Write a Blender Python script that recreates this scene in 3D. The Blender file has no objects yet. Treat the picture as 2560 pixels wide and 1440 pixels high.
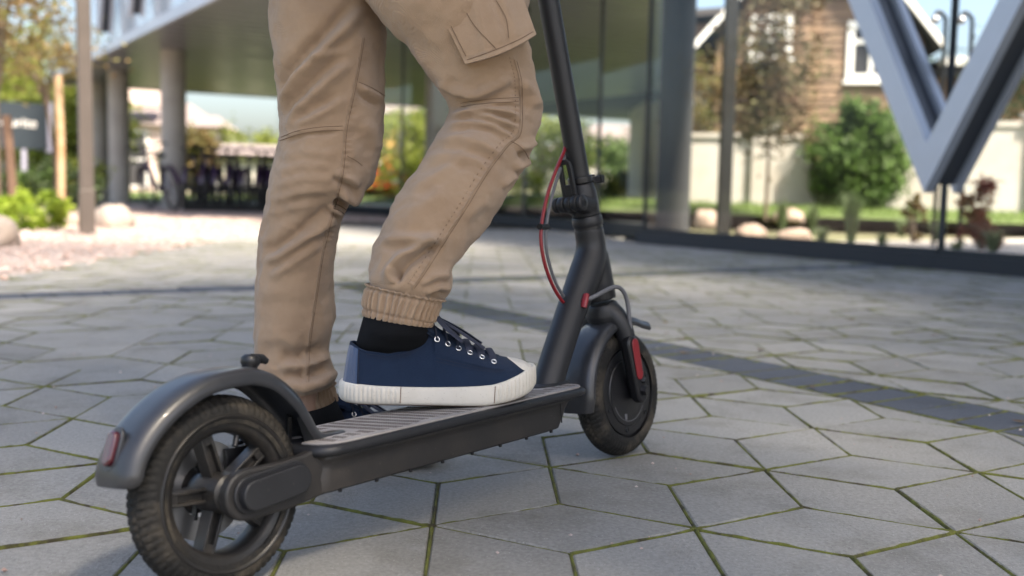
import bpy, bmesh, math, random
import numpy as np
from mathutils import Vector, Matrix
from mathutils.bvhtree import BVHTree
random.seed(7); RNG = np.random.default_rng(11)
R = math.radians
scene = bpy.context.scene
COL = scene.collection

# ------------------------------------------------------------------ camera, sky, sun, exposure
CAM_H, F_PX, PITCH, ROLL = 0.451, 2643.0, R(5.4267), R(1.187)
cam_d = bpy.data.cameras.new('camera'); cam = bpy.data.objects.new('camera', cam_d); COL.objects.link(cam)
cam_d.sensor_width = 36.0; cam_d.lens = F_PX / 2560 * 36.0
cam_d.clip_start = 0.05; cam_d.clip_end = 2000
cam.matrix_world = Matrix.Translation((0, 0, CAM_H)) @ Matrix.Rotation(R(90) - PITCH, 4, 'X') @ Matrix.Rotation(ROLL, 4, 'Z')
cam_d.dof.use_dof = True; cam_d.dof.focus_distance = 1.47; cam_d.dof.aperture_fstop = 3.3
scene.camera = cam

SUN_TO = np.array([0.43, -0.50, 1.0]); SUN_TO /= np.linalg.norm(SUN_TO)      # direction towards the sun
world = bpy.data.worlds.new('World'); scene.world = world; world.use_nodes = True
wn = world.node_tree.nodes; wl = world.node_tree.links
sky = wn.new('ShaderNodeTexSky'); sky.sky_type = 'NISHITA'; sky.sun_disc = False
sky.sun_elevation = math.asin(SUN_TO[2]); sky.sun_rotation = math.atan2(SUN_TO[0], SUN_TO[1])
sky.air_density = 1.0; sky.dust_density = 4.0; sky.ozone_density = 0.7
wl.new(sky.outputs[0], wn['Background'].inputs[0]); wn['Background'].inputs[1].default_value = 0.10
sun_d = bpy.data.lights.new('sun', 'SUN'); sun = bpy.data.objects.new('sun', sun_d); COL.objects.link(sun)
sun_d.energy = 4.6; sun_d.angle = R(6.0); sun_d.color = (1.0, 0.88, 0.72)
sun.rotation_euler = Vector((-SUN_TO[0], -SUN_TO[1], -SUN_TO[2])).to_track_quat('-Z', 'Y').to_euler()
sun.location = (6, -6, 14)
scene.view_settings.view_transform = 'Standard'; scene.view_settings.look = 'None'
scene.view_settings.exposure = 1.92; scene.view_settings.gamma = 1.0
scene.view_settings.use_curve_mapping = False
scene.cycles.use_denoising = True
scene.cycles.max_bounces = 10; scene.cycles.transparent_max_bounces = 24
scene.cycles.sample_clamp_indirect = 6.0

# ------------------------------------------------------------------ measuring from the photograph
CR, SR, CP, SP = math.cos(ROLL), math.sin(ROLL), math.cos(PITCH), math.sin(PITCH)
CAMP = np.array([0, 0, CAM_H])
def ray(px, py):
    a = np.asarray(px, float) - 1280; b = np.asarray(py, float) - 720
    u = (CR * a + SR * b) / F_PX; v = (-SR * a + CR * b) / F_PX
    return np.stack([u, CP - SP * v, -SP - CP * v], -1)
def at(px, py, Y):                                  # the point at distance Y down the view
    d = ray(px, py); return CAMP + d * (np.asarray(Y, float) / d[..., 1])[..., None]
def gnd(px, py, z=0.0):
    d = ray(px, py); return CAMP + d * ((z - CAM_H) / d[..., 2])[..., None]
def proj(Q):
    Q = np.asarray(Q, float); X, Y, Z = Q[..., 0], Q[..., 1], Q[..., 2] - CAM_H
    yf = CP * Y - SP * Z; zu = SP * Y + CP * Z
    u = F_PX * X / yf; v = -F_PX * zu / yf
    return np.stack([1280 + CR * u - SR * v, 720 + SR * u + CR * v], -1)
def V3(*a): return np.array(a, float)
def unit(v): v = np.asarray(v, float); return v / (np.linalg.norm(v) + 1e-12)

# ------------------------------------------------------------------ materials
MATS = {}
def mat(name, color, rough=0.6, metal=0.0, var=0.12, scale=8.0, bump=0.0, bscale=80.0, spec=0.5, island=0.0,
        coat=0.0, sheen=0.0, color2=None, mixscale=3.0, mixlo=0.45, mixhi=0.62, trans=0.0, emit=0.0, rvar=0.1, coord='Object'):
    """Principled surface with procedural colour variation, roughness variation and bump."""
    if name in MATS: return MATS[name]
    m = bpy.data.materials.new(name); m.use_nodes = True; MATS[name] = m
    nt = m.node_tree; N = nt.nodes; L = nt.links; b = N['Principled BSDF']
    tc = N.new('ShaderNodeTexCoord')
    nz = N.new('ShaderNodeTexNoise'); nz.inputs['Scale'].default_value = scale; nz.inputs['Detail'].default_value = 6
    L.new(tc.outputs[coord], nz.inputs['Vector'])
    base = N.new('ShaderNodeRGB'); base.outputs[0].default_value = (*color, 1)
    col = base.outputs[0]
    if color2 is not None:
        n2 = N.new('ShaderNodeTexNoise'); n2.inputs['Scale'].default_value = mixscale; n2.inputs['Detail'].default_value = 8
        n2.inputs['Roughness'].default_value = 0.65
        L.new(tc.outputs[coord], n2.inputs['Vector'])
        mr = N.new('ShaderNodeMapRange'); mr.inputs[1].default_value = mixlo; mr.inputs[2].default_value = mixhi
        L.new(n2.outputs[0], mr.inputs[0])
        mx = N.new('ShaderNodeMix'); mx.data_type = 'RGBA'; L.new(mr.outputs[0], mx.inputs[0]); L.new(col, mx.inputs[6])
        mx.inputs[7].default_value = (*color2, 1); col = mx.outputs[2]
    hsv = N.new('ShaderNodeHueSaturation'); L.new(col, hsv.inputs['Color'])
    ma = N.new('ShaderNodeMath'); ma.operation = 'MULTIPLY_ADD'; ma.inputs[1].default_value = 2 * var; ma.inputs[2].default_value = 1 - var
    L.new(nz.outputs[0], ma.inputs[0]); val = ma.outputs[0]
    if island > 0:
        ge = N.new('ShaderNodeNewGeometry'); oi = N.new('ShaderNodeObjectInfo')
        ad = N.new('ShaderNodeMath'); ad.operation = 'ADD'; L.new(ge.outputs['Random Per Island'], ad.inputs[0]); L.new(oi.outputs['Random'], ad.inputs[1])
        fr = N.new('ShaderNodeMath'); fr.operation = 'FRACT'; L.new(ad.outputs[0], fr.inputs[0])
        m2 = N.new('ShaderNodeMath'); m2.operation = 'MULTIPLY_ADD'; m2.inputs[1].default_value = 2 * island; m2.inputs[2].default_value = 1 - island
        L.new(fr.outputs[0], m2.inputs[0])
        m3 = N.new('ShaderNodeMath'); m3.operation = 'MULTIPLY'; L.new(val, m3.inputs[0]); L.new(m2.outputs[0], m3.inputs[1]); val = m3.outputs[0]
    L.new(val, hsv.inputs['Value']); L.new(hsv.outputs[0], b.inputs['Base Color'])
    rr = N.new('ShaderNodeMath'); rr.operation = 'MULTIPLY_ADD'; rr.inputs[1].default_value = 2 * rvar; rr.inputs[2].default_value = rough - rvar
    L.new(nz.outputs[0], rr.inputs[0]); L.new(rr.outputs[0], b.inputs['Roughness'])
    b.inputs['Metallic'].default_value = metal; b.inputs['Specular IOR Level'].default_value = spec
    b.inputs['Coat Weight'].default_value = coat; b.inputs['Sheen Weight'].default_value = sheen
    if sheen: b.inputs['Sheen Roughness'].default_value = 0.6
    if bump > 0:
        n3 = N.new('ShaderNodeTexNoise'); n3.inputs['Scale'].default_value = bscale; n3.inputs['Detail'].default_value = 5
        L.new(tc.outputs[coord], n3.inputs['Vector'])
        bp = N.new('ShaderNodeBump'); bp.inputs['Strength'].default_value = 1.0; bp.inputs['Distance'].default_value = bump
        L.new(n3.outputs[0], bp.inputs['Height']); L.new(bp.outputs[0], b.inputs['Normal'])
    if emit > 0:
        b.inputs['Emission Color'].default_value = (*color, 1); b.inputs['Emission Strength'].default_value = emit
    if trans > 0:                                   # leaves let light through
        tr = N.new('ShaderNodeBsdfTranslucent'); ms = N.new('ShaderNodeMixShader'); ms.inputs[0].default_value = trans
        L.new(hsv.outputs[0], tr.inputs[0]); L.new(b.outputs[0], ms.inputs[1]); L.new(tr.outputs[0], ms.inputs[2])
        L.new(ms.outputs[0], N['Material Output'].inputs[0])
    return m
def specks(m, scale, size, share, color, strength=0.8):
    """dust and small chips: scattered spots of another colour over a finished material"""
    N = m.node_tree.nodes; L = m.node_tree.links; b = N['Principled BSDF']; src = b.inputs['Base Color'].links[0].from_socket
    tc = N.new('ShaderNodeTexCoord'); vo = N.new('ShaderNodeTexVoronoi'); vo.inputs['Scale'].default_value = scale; L.new(tc.outputs['Object'], vo.inputs['Vector'])
    r = N.new('ShaderNodeMapRange'); r.inputs[1].default_value = size * .6; r.inputs[2].default_value = size; r.inputs[3].default_value = strength; r.inputs[4].default_value = 0
    L.new(vo.outputs['Distance'], r.inputs[0])
    gt = N.new('ShaderNodeMath'); gt.operation = 'LESS_THAN'; gt.inputs[1].default_value = share; L.new(vo.outputs['Color'], gt.inputs[0])
    mu = N.new('ShaderNodeMath'); mu.operation = 'MULTIPLY'; L.new(r.outputs[0], mu.inputs[0]); L.new(gt.outputs[0], mu.inputs[1])
    mx = N.new('ShaderNodeMix'); mx.data_type = 'RGBA'; L.new(mu.outputs[0], mx.inputs[0]); L.new(src, mx.inputs[6]); mx.inputs[7].default_value = (*color, 1); L.new(mx.outputs[2], b.inputs['Base Color'])
    return m
def glass_mat(name, tint, refl=1.0, rough=0.01):
    """Thin architectural glass: clear tinted pane with a Fresnel reflection."""
    if name in MATS: return MATS[name]
    m = bpy.data.materials.new(name); m.use_nodes = True; MATS[name] = m
    N = m.node_tree.nodes; L = m.node_tree.links; N.remove(N['Principled BSDF'])
    t = N.new('ShaderNodeBsdfTransparent'); t.inputs[0].default_value = (*tint, 1)
    g = N.new('ShaderNodeBsdfGlossy'); g.inputs['Roughness'].default_value = rough; g.inputs[0].default_value = (0.9, 0.95, 1, 1)
    lw_ = N.new('ShaderNodeLayerWeight'); lw_.inputs[0].default_value = 0.5
    po = N.new('ShaderNodeMath'); po.operation = 'POWER'; po.inputs[1].default_value = 4.0; L.new(lw_.outputs['Facing'], po.inputs[0])
    fr = N.new('ShaderNodeMath'); fr.operation = 'MULTIPLY_ADD'; fr.inputs[1].default_value = 0.35; fr.inputs[2].default_value = 0.011; L.new(po.outputs[0], fr.inputs[0])
    nz = N.new('ShaderNodeTexNoise'); nz.inputs['Scale'].default_value = 0.7
    bp = N.new('ShaderNodeBump'); bp.inputs['Distance'].default_value = 0.004; L.new(nz.outputs[0], bp.inputs['Height'])
    L.new(bp.outputs[0], g.inputs['Normal'])
    mu = N.new('ShaderNodeMath'); mu.operation = 'MULTIPLY'; mu.use_clamp = True; mu.inputs[1].default_value = refl
    L.new(fr.outputs[0], mu.inputs[0])
    ms = N.new('ShaderNodeMixShader'); L.new(mu.outputs[0], ms.inputs[0]); L.new(t.outputs[0], ms.inputs[1]); L.new(g.outputs[0], ms.inputs[2])
    L.new(ms.outputs[0], N['Material Output'].inputs[0]); return m

# ------------------------------------------------------------------ mesh building
def tag(o, label=None, cat=None, group=None, kind=None):
    if label: o['label'] = label
    if cat: o['category'] = cat
    if group: o['group'] = group
    if kind: o['kind'] = kind
    return o
def link(o, parent=None):
    COL.objects.link(o)
    if parent is not None: o.parent = parent
    return o
def empty(name, loc=(0, 0, 0), rz=0.0, parent=None):
    o = bpy.data.objects.new(name, None); o.location = loc; o.rotation_euler = (0, 0, rz); o.empty_display_size = 0.1
    return link(o, parent)
def copy_tree(o, parent=None):
    c = o.copy(); link(c)
    if parent is not None: c.parent = parent
    for ch in list(o.children): copy_tree(ch, c)
    return c
class MB:
    """Collects shapes and links them as ONE mesh object."""
    def __init__(s): s.v = []; s.f = []; s.n = 0
    def add(s, V, F):
        V = np.asarray(V, float).reshape(-1, 3); s.v.append(V); n = s.n
        s.f += [tuple(int(i) + n for i in f) for f in F]; s.n += len(V); return s
    def grid(s, P, cu=False, cv=False):
        P = np.asarray(P, float); m, n = P.shape[:2]; F = []
        for i in range(m if cu else m - 1):
            i2 = (i + 1) % m
            for j in range(n if cv else n - 1):
                j2 = (j + 1) % n; F.append((i * n + j, i2 * n + j, i2 * n + j2, i * n + j2))
        return s.add(P.reshape(-1, 3), F)
    def box(s, c, size, M=None):
        h = np.array(size, float) / 2; V = np.array([(x, y, z) for x in (-1, 1) for y in (-1, 1) for z in (-1, 1)], float) * h
        if M is not None: V = V @ np.array(M)[:3, :3].T
        V = V + np.array(c, float)
        return s.add(V, [(0, 1, 3, 2), (4, 6, 7, 5), (0, 4, 5, 1), (2, 3, 7, 6), (0, 2, 6, 4), (1, 5, 7, 3)])
    def bar(s, a, b, w, h, up=(0, 0, 1)):
        a, b = np.array(a, float), np.array(b, float); d = unit(b - a); u = np.array(up, float)
        if abs(d @ unit(u)) > .98: u = np.array((1., 0, 0))
        x = unit(np.cross(d, u)); y = np.cross(x, d)
        M = np.stack([d, x, y], 1)
        return s.box((a + b) / 2, (np.linalg.norm(b - a), w, h), M)
    def tube(s, path, rad, seg=12, caps=True, flat=None, up=None, closed=False):
        P = np.array(path, float); n = len(P); r = np.broadcast_to(np.asarray(rad, float), (n,)) if np.ndim(rad) < 2 else None
        r2 = r if flat is None else r * flat
        T = np.gradient(P, axis=0)
        if closed: T = (np.roll(P, -1, 0) - np.roll(P, 1, 0))
        T /= np.linalg.norm(T, axis=1)[:, None] + 1e-12
        u = np.array(up if up is not None else ((0, 0, 1) if abs(T[0][2]) < .9 else (1, 0, 0)), float)
        A = np.linspace(0, 2 * np.pi, seg, endpoint=False); rows = []
        for i in range(n):
            x = unit(np.cross(T[i], u)); y = np.cross(x, T[i])
            if up is None: u = y
            rows.append(P[i] + np.outer(np.cos(A) * r[i], x) + np.outer(np.sin(A) * r2[i], y))
        s.grid(np.array(rows), cu=closed, cv=True)
        if caps and not closed:
            b0 = s.n - n * seg
            s.f.append(tuple(b0 + i for i in range(seg))); s.f.append(tuple(b0 + (n - 1) * seg + i for i in reversed(range(seg))))
        return s
    def lathe(s, prof, o=(0, 0, 0), ax=(0, 0, 1), seg=32, closed=False, caps=False):
        ax = unit(ax); u = np.array((0, 0, 1.)) if abs(ax[2]) < .9 else np.array((1., 0, 0)); x = unit(np.cross(ax, u)); y = np.cross(ax, x)
        A = np.linspace(0, 2 * np.pi, seg, endpoint=False); d = np.outer(np.cos(A), x) + np.outer(np.sin(A), y)
        rows = np.array([np.array(o) + ax * h + d * r for r, h in prof])
        s.grid(rows, cu=closed, cv=True)
        if caps and not closed:
            b0 = s.n - len(prof) * seg
            s.f.append(tuple(b0 + i for i in reversed(range(seg)))); s.f.append(tuple(b0 + (len(prof) - 1) * seg + i for i in range(seg)))
        return s
    def prism(s, poly, fn, c0, c1):
        """2-D polygon extruded between c0 and c1; fn(a, b, c) -> point."""
        n = len(poly); V = [fn(a, b, c0) for a, b in poly] + [fn(a, b, c1) for a, b in poly]
        F = [tuple(range(n)), tuple(reversed(range(n, 2 * n)))] + [(i, i + n, (i + 1) % n + n, (i + 1) % n) for i in range(n)]
        return s.add(V, F)
    def ball(s, c, r, seg=16, rings=10):
        r = np.broadcast_to(np.array(r, float), (3,)); a = np.linspace(0, 2 * np.pi, seg, endpoint=False); t = np.linspace(0.02, np.pi - 0.02, rings)
        P = np.stack([np.outer(np.sin(t), np.cos(a)) * r[0], np.outer(np.sin(t), np.sin(a)) * r[1], np.outer(np.cos(t), np.ones_like(a)) * r[2]], -1) + np.array(c, float)
        s.grid(P, cv=True); b0 = s.n - seg * rings
        s.f.append(tuple(b0 + i for i in reversed(range(seg)))); s.f.append(tuple(b0 + (rings - 1) * seg + i for i in range(seg))); return s
    def arrays(s): return np.concatenate(s.v), s.f
    def mesh(s, name, m, smooth=40):
        me = bpy.data.meshes.new(name); V, F = s.arrays(); me.from_pydata(V.tolist(), [], F); me.validate(); me.update()
        if m: me.materials.append(m)
        if smooth:
            me.shade_smooth()
            if smooth < 180: me.set_sharp_from_angle(angle=R(smooth))
        return me
    def build(s, name, m, parent=None, smooth=40, bevel=0.0, seg=2, fix=True):
        me = s.mesh(name, m, smooth)
        if fix:
            bm = bmesh.new(); bm.from_mesh(me); bmesh.ops.recalc_face_normals(bm, faces=bm.faces); bm.to_mesh(me); bm.free()
        o = bpy.data.objects.new(name, me); link(o, parent)
        if bevel:
            b = o.modifiers.new('bevel', 'BEVEL'); b.width = bevel; b.segments = seg; b.limit_method = 'ANGLE'; b.angle_limit = R(35)
        return o
def part(name, m, parent, fn, smooth=40, bevel=0.0, **k):
    b = MB(); fn(b); return b.build(name, m, parent, smooth, bevel, **k)
def remesh(o, vox, sm=8):
    a = o.modifiers.new('remesh', 'REMESH'); a.mode = 'VOXEL'; a.voxel_size = vox; a.use_smooth_shade = True
    b = o.modifiers.new('smooth', 'SMOOTH'); b.factor = 0.5; b.iterations = sm; return o
def spline(P, n):
    """Catmull-Rom through the rows of P, n samples."""
    P = np.array(P, float); m = len(P); t = np.linspace(0, m - 1, n); i = np.clip(t.astype(int), 0, m - 2); f = (t - i)[:, None]
    Q = np.vstack([2 * P[0] - P[1], P, 2 * P[-1] - P[-2]]); a, b, c, d = Q[i], Q[i + 1], Q[i + 2], Q[i + 3]
    return 0.5 * ((2 * b) + (-a + c) * f + (2 * a - 5 * b + 4 * c - d) * f ** 2 + (-a + 3 * b - 3 * c + d) * f ** 3)
def capsule(a, b, r, n=10):
    a, b = np.array(a, float), np.array(b, float); t0 = math.atan2(b[1] - a[1], b[0] - a[0]); out = []
    for k in range(n + 1): t = t0 + math.pi / 2 + math.pi * k / n; out.append((a[0] + r * math.cos(t), a[1] + r * math.sin(t)))
    for k in range(n + 1): t = t0 - math.pi / 2 + math.pi * k / n; out.append((b[0] + r * math.cos(t), b[1] + r * math.sin(t)))
    return out
def vnoise(P, seed=0, k=4):
    """cheap smooth pseudo-noise in [-1,1] from sums of sines"""
    g = np.random.default_rng(seed); P = np.asarray(P, float); out = 0
    for i in range(k):
        d = g.normal(size=3); d *= (1 + 0.6 * i) / np.linalg.norm(d); out = out + np.sin(P @ d * 6.283 + g.uniform(0, 6.28)) / (1 + 0.5 * i)
    return out / 2.2

# ------------------------------------------------------------------ ground, pavement, gravel
def sheet(name, poly, z, m, kind='structure', parent=None):
    b = MB(); b.add([(x, y, z) for x, y in poly], [tuple(range(len(poly)))]); o = b.build(name, m, parent, smooth=0, fix=False)
    if kind and parent is None: o['kind'] = kind
    return o
M_SOIL = mat('soil', (0.035, 0.031, 0.022), 0.95, var=0.4, scale=30, bump=0.004, bscale=200)
M_EARTH = mat('far_earth', (0.10, 0.11, 0.045), 0.95, var=0.3, scale=0.5, color2=(0.14, 0.12, 0.07), mixscale=0.08)
M_GRAVELBED = mat('gravel_bed', (0.32, 0.265, 0.245), 0.95, var=0.35, scale=60, bump=0.01, bscale=90, color2=(0.26, 0.21, 0.19), mixscale=40)
M_PEBBLE = mat('pebble', (0.40, 0.335, 0.31), 0.85, var=0.2, scale=30, island=0.4, color2=(0.36, 0.24, 0.20), mixscale=9)
M_LAWN = mat('lawn_soil', (0.085, 0.12, 0.03), 0.95, var=0.3, scale=6)
M_BLADE = mat('grass_blade', (0.12, 0.19, 0.035), 0.6, var=0.2, scale=2, island=0.35, trans=0.35)
def paver_mat(name, c, dark, speck):
    m = mat(name, c, 0.85, var=0.42, scale=170, bump=0.0026, bscale=300, island=0.13, spec=0.35, color2=dark, mixscale=5.5, mixlo=0.5, mixhi=0.75, rvar=0.08, coord='Generated')
    nt = m.node_tree; N = nt.nodes; L = nt.links; b = N['Principled BSDF']
    # world-space aggregate: fine pale and dark grains, drifting grime
    ge = N.new('ShaderNodeNewGeometry')
    for n in list(N):
        if n.type == 'TEX_NOISE': L.new(ge.outputs['Position'], n.inputs['Vector'])
    vo = N.new('ShaderNodeTexVoronoi'); vo.inputs['Scale'].default_value = 260; L.new(ge.outputs['Position'], vo.inputs['Vector'])
    r = N.new('ShaderNodeMapRange'); r.inputs[1].default_value = 0.10; r.inputs[2].default_value = 0.22; r.inputs[3].default_value = 1; r.inputs[4].default_value = 0
    L.new(vo.outputs['Distance'], r.inputs[0])
    gt = N.new('ShaderNodeMath'); gt.operation = 'GREATER_THAN'; gt.inputs[1].default_value = 0.74; L.new(vo.outputs['Color'], gt.inputs[0])
    mu = N.new('ShaderNodeMath'); mu.operation = 'MULTIPLY'; L.new(r.outputs[0], mu.inputs[0]); L.new(gt.outputs[0], mu.inputs[1])
    mx = N.new('ShaderNodeMix'); mx.data_type = 'RGBA'; L.new(mu.outputs[0], mx.inputs[0])
    src = b.inputs['Base Color'].links[0].from_socket; L.new(src, mx.inputs[6]); mx.inputs[7].default_value = (*speck, 1)
    vo2 = N.new('ShaderNodeTexVoronoi'); vo2.inputs['Scale'].default_value = 120; L.new(ge.outputs['Position'], vo2.inputs['Vector'])
    r2 = N.new('ShaderNodeMapRange'); r2.inputs[1].default_value = 0.05; r2.inputs[2].default_value = 0.12; r2.inputs[3].default_value = 0.55; r2.inputs[4].default_value = 0
    L.new(vo2.outputs['Distance'], r2.inputs[0])
    mx2 = N.new('ShaderNodeMix'); mx2.data_type = 'RGBA'; L.new(r2.outputs[0], mx2.inputs[0]); L.new(mx.outputs[2], mx2.inputs[6]); mx2.inputs[7].default_value = (0.06, 0.055, 0.05, 1)
    L.new(mx2.outputs[2], b.inputs['Base Color'])
    return m
M_PAVER = paver_mat('concrete_paver', (0.236, 0.232, 0.220), (0.155, 0.148, 0.132), (0.46, 0.46, 0.45))
M_DARKP = paver_mat('dark_paver', (0.062, 0.070, 0.088), (0.05, 0.055, 0.066), (0.2, 0.2, 0.22))
M_MOSS = mat('moss', (0.105, 0.115, 0.018), 0.95, var=0.5, scale=45, bump=0.003, bscale=350, color2=(0.040, 0.034, 0.016), mixscale=26, mixlo=0.47, mixhi=0.62)

far = MB(); A = np.linspace(0, 2 * np.pi, 64, endpoint=False)
far.grid(np.stack([np.stack([r * np.cos(A), r * np.sin(A), np.full(64, -0.07)], -1) for r in (0.01, 20, 60, 150, 400, 900)]), cv=True)
ground = far.build('ground', M_EARTH, smooth=0); ground['kind'] = 'structure'

LS, LYAW = 0.3532, R(1.7347); LOFF = np.array([1.1904, 4.7951]) * LS
def lat(i, j):
    x, y = (i + j * .5) * LS, j * math.sqrt(3) / 2 * LS
    return np.array([math.cos(LYAW) * x - math.sin(LYAW) * y, math.sin(LYAW) * x + math.cos(LYAW) * y]) + LOFF
B1C, B1D = np.array([0.67, 2.62]), unit((0.548, -0.836)); B1N = np.array([-B1D[1], B1D[0]])
B2C, B2D = np.array([-0.05, 5.215]), unit((0.838, 0.546)); B2N = np.array([-B2D[1], B2D[0]])
BW = 0.1015
PAVE = [(-2.35, -2.6), (5.2, -2.6), (5.2, 2.4), (3.3, 5.72), (1.02, 9.52), (-0.05, 12.9), (-2.3, 12.9), (-2.25, 9.2), (-2.3, 6.2), (-2.3, 4.6)]
pavement = sheet('pavement', PAVE, -0.008, M_SOIL)
def inside(p, poly):
    c = False; n = len(poly)
    for k in range(n):
        (x1, y1), (x2, y2) = poly[k], poly[k - 1]
        if (y1 > p[1]) != (y2 > p[1]) and p[0] < (x2 - x1) * (p[1] - y1) / (y2 - y1) + x1: c = not c
    return c
def clip(poly, n, d):
    out = []
    for k in range(len(poly)):
        a, b = poly[k - 1], poly[k]; da, db = a @ n - d, b @ n - d
        if da <= 0: out.append(a)
        if (da < 0 < db) or (db < 0 < da): out.append(a + (b - a) * (da / (da - db)))
    res = []
    for p in out:
        if not res or np.linalg.norm(p - res[-1]) > 1e-5: res.append(p)
    if len(res) > 1 and np.linalg.norm(res[0] - res[-1]) < 1e-5: res.pop()
    return res
def area(poly):
    P = np.array(poly); x, y = P[:, 0], P[:, 1]; return 0.5 * np.sum(x * np.roll(y, -1) - y * np.roll(x, -1))
def inset(poly, d):
    P = [np.array(p) for p in poly]; n = len(P); out = []
    for k in range(n):
        a, b, c = P[k - 1], P[k], P[(k + 1) % n]
        e1, e2 = unit(b - a), unit(c - b); n1 = np.array([-e1[1], e1[0]]); n2 = np.array([-e2[1], e2[0]])
        s = n1 + n2; out.append(b + s * (d / max(0.35, s @ n1)))
    return out
def paver_shape(b, poly, c, z=0.0, tilt=(0, 0), ch=0.0022):
    """one paver: sides, chamfered edge, flat top (12 to 30 triangles)"""
    if area(poly) < 0: poly = poly[::-1]
    n = len(poly); P2 = inset(poly, ch); V = []
    for q, zz in ((poly, -0.03), (poly, -ch), (P2, 0.0)):
        V += [(p[0] - c[0], p[1] - c[1], z + zz + (p[0] - c[0]) * tilt[0] + (p[1] - c[1]) * tilt[1]) for p in q]
    F = [(r * n + k, r * n + (k + 1) % n, (r + 1) * n + (k + 1) % n, (r + 1) * n + k) for r in (0, 1) for k in range(n)]
    F.append(tuple(2 * n + k for k in range(n)))
    b.add(V, F)
JO = 0.0024
cells = []; edges = {}
for i in range(-60, 40):
    for j in range(-24, 32):
        A0 = lat(i, j)
        if not (-3 < A0[0] < 6 and -3.2 < A0[1] < 13.5): continue
        c1, c2 = lat(i + 1 / 3, j + 1 / 3), lat(i + 2 / 3, j + 2 / 3)
        # three rhombi per lattice cell, each with its long diagonal on a lattice edge
        D1 = [lat(i, j), lat(i + 2 / 3, j - 1 / 3), lat(i + 1, j), c1]
        D2 = [lat(i, j), c1, lat(i, j + 1), lat(i - 1 / 3, j + 2 / 3)]
        D3 = [lat(i + 1, j), c2, lat(i, j + 1), c1]
        cells += [(D1, 0), (D2, 1), (D3, 2)]
pieces = []
for poly, kind in cells:
    c = sum(poly) / 4
    if not inside(c, PAVE): continue
    for a in range(4):
        e = (tuple(poly[a - 1].round(4)), tuple(poly[a].round(4))); edges[tuple(sorted(e))] = 1
    parts_ = [[np.array(p) for p in poly]]; cut = False
    for C0, N0 in ((B1C, B1N), (B2C, B2N)):
        nx = []
        for q in parts_:
            d = [(p - C0) @ N0 for p in q]
            if max(d) < -BW or min(d) > BW or (N0 is B1N and (c - B2C) @ B2N > 0): nx.append(q); continue
            cut = True
            for s in (1, -1):
                w = clip(q, N0 * s, (C0 @ N0) * s - BW)
                if len(w) > 2 and abs(area(w)) > 0.0004: nx.append(w)
        parts_ = nx
    for q in parts_: pieces.append((q, kind if not cut else -1))
def seen(c): 
    p = proj((c[0], c[1], 0.0)); return c[1] > 0.75 and -160 < p[0] < 2720 and p[1] < 1700
pieces = [(q, k, sum(q) / len(q)) for q, k in pieces]
pieces.sort(key=lambda t: t[2][1] if seen(t[2]) else 1e3 + t[2][1])
shared = {}
rest = MB(); n_obj = 0
for q, k, c in pieces:
    z = random.gauss(0, 0.0011); tl = (random.gauss(0, 0.004), random.gauss(0, 0.004))
    qi = inset(q if area(q) > 0 else q[::-1], JO)
    if n_obj < 300 and seen(c):
        b = MB()
        if k >= 0:
            if k not in shared: paver_shape(b, qi, c); shared[k] = b.mesh('paver', M_PAVER, 0)
            o = bpy.data.objects.new('paver', shared[k])
        else:
            paver_shape(b, qi, c); o = bpy.data.objects.new('paver', b.mesh('paver', M_PAVER, 0))
        o.location = (c[0], c[1], z); o.rotation_euler = (tl[0], tl[1], random.gauss(0, 0.004)); link(o, pavement); n_obj += 1
    else:
        b = MB(); paver_shape(b, qi, c, z); V, F = b.arrays(); rest.add(V + np.array([c[0], c[1], 0]), F)
ro = rest.build('far_pavers', M_PAVER, pavement, smooth=0, fix=False); ro['kind'] = 'stuff'
# courses of dark blocks laid across the pavement
def block_mesh():
    b = MB(); h = np.array([0.0468, 0.0985]); q = [np.array(p) * h for p in ((-1, -1), (1, -1), (1, 1), (-1, 1))]
    paver_shape(b, q, (0, 0)); return b.mesh('dark_paver', M_DARKP, 0)
bm_ = block_mesh()
for C0, D0, N0, rng in ((B1C, B1D, B1N, range(-33, 34)), (B2C, B2D, B2N, range(-26, 40))):
    for k in rng:
        p = C0 + D0 * (k * 0.101)
        if C0 is B1C and (p - B2C) @ B2N > -0.16: continue
        if not inside(p, PAVE) or p[1] < 0.6: continue
        o = bpy.data.objects.new('dark_paver', bm_); o.location = (p[0], p[1], random.gauss(0, 0.001))
        o.rotation_euler = (random.gauss(0, 0.004), random.gauss(0, 0.004), math.atan2(D0[1], D0[0]) + random.gauss(0, 0.006)); link(o, pavement)
# moss in the joints, patchy, swelling where joints meet
moss = MB()
def moss_strip(a, b, dens, wid):
    n = 26; t = np.linspace(0, 1, n); P = a + (b - a) * t[:, None]; d = unit(b - a); nn = np.array([-d[1], d[0]])
    s1, s2 = random.randrange(1000), random.random() * 50
    P3 = np.column_stack([P * 3.1, np.full(n, s2)])
    m = 0.70 + 0.40 * vnoise(P3 * 1.6, 5) + 0.28 * vnoise(P3 * 9, s1)
    endb = np.maximum(np.exp(-(t * 9) ** 2), np.exp(-((1 - t) * 9) ** 2))
    m = np.clip(m * dens + 0.35 * endb * dens, 0.32, 1)
    w = (0.0023 + wid * 0.36 * m) * (1 + 0.14 * vnoise(P3 * 21, s1 + 1)); h = -0.0006 + 0.0030 * m + 0.0006 * vnoise(P3 * 25, s1 + 2)
    rows = []
    for k, (o_, hh) in enumerate(((-1, -1), (-.55, -.15), (0, .0), (.55, -.15), (1, -1))):
        off = w * o_ * (1 + 0.15 * vnoise(P3 * 30, s1 + 3 + k))
        z = h if hh == 0 else (np.full(n, -0.0065) if hh == -1 else h * 0.8 - 0.0010)
        rows.append(np.column_stack([P + nn * off[:, None], z]))
    moss.grid(np.array(rows))
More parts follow.
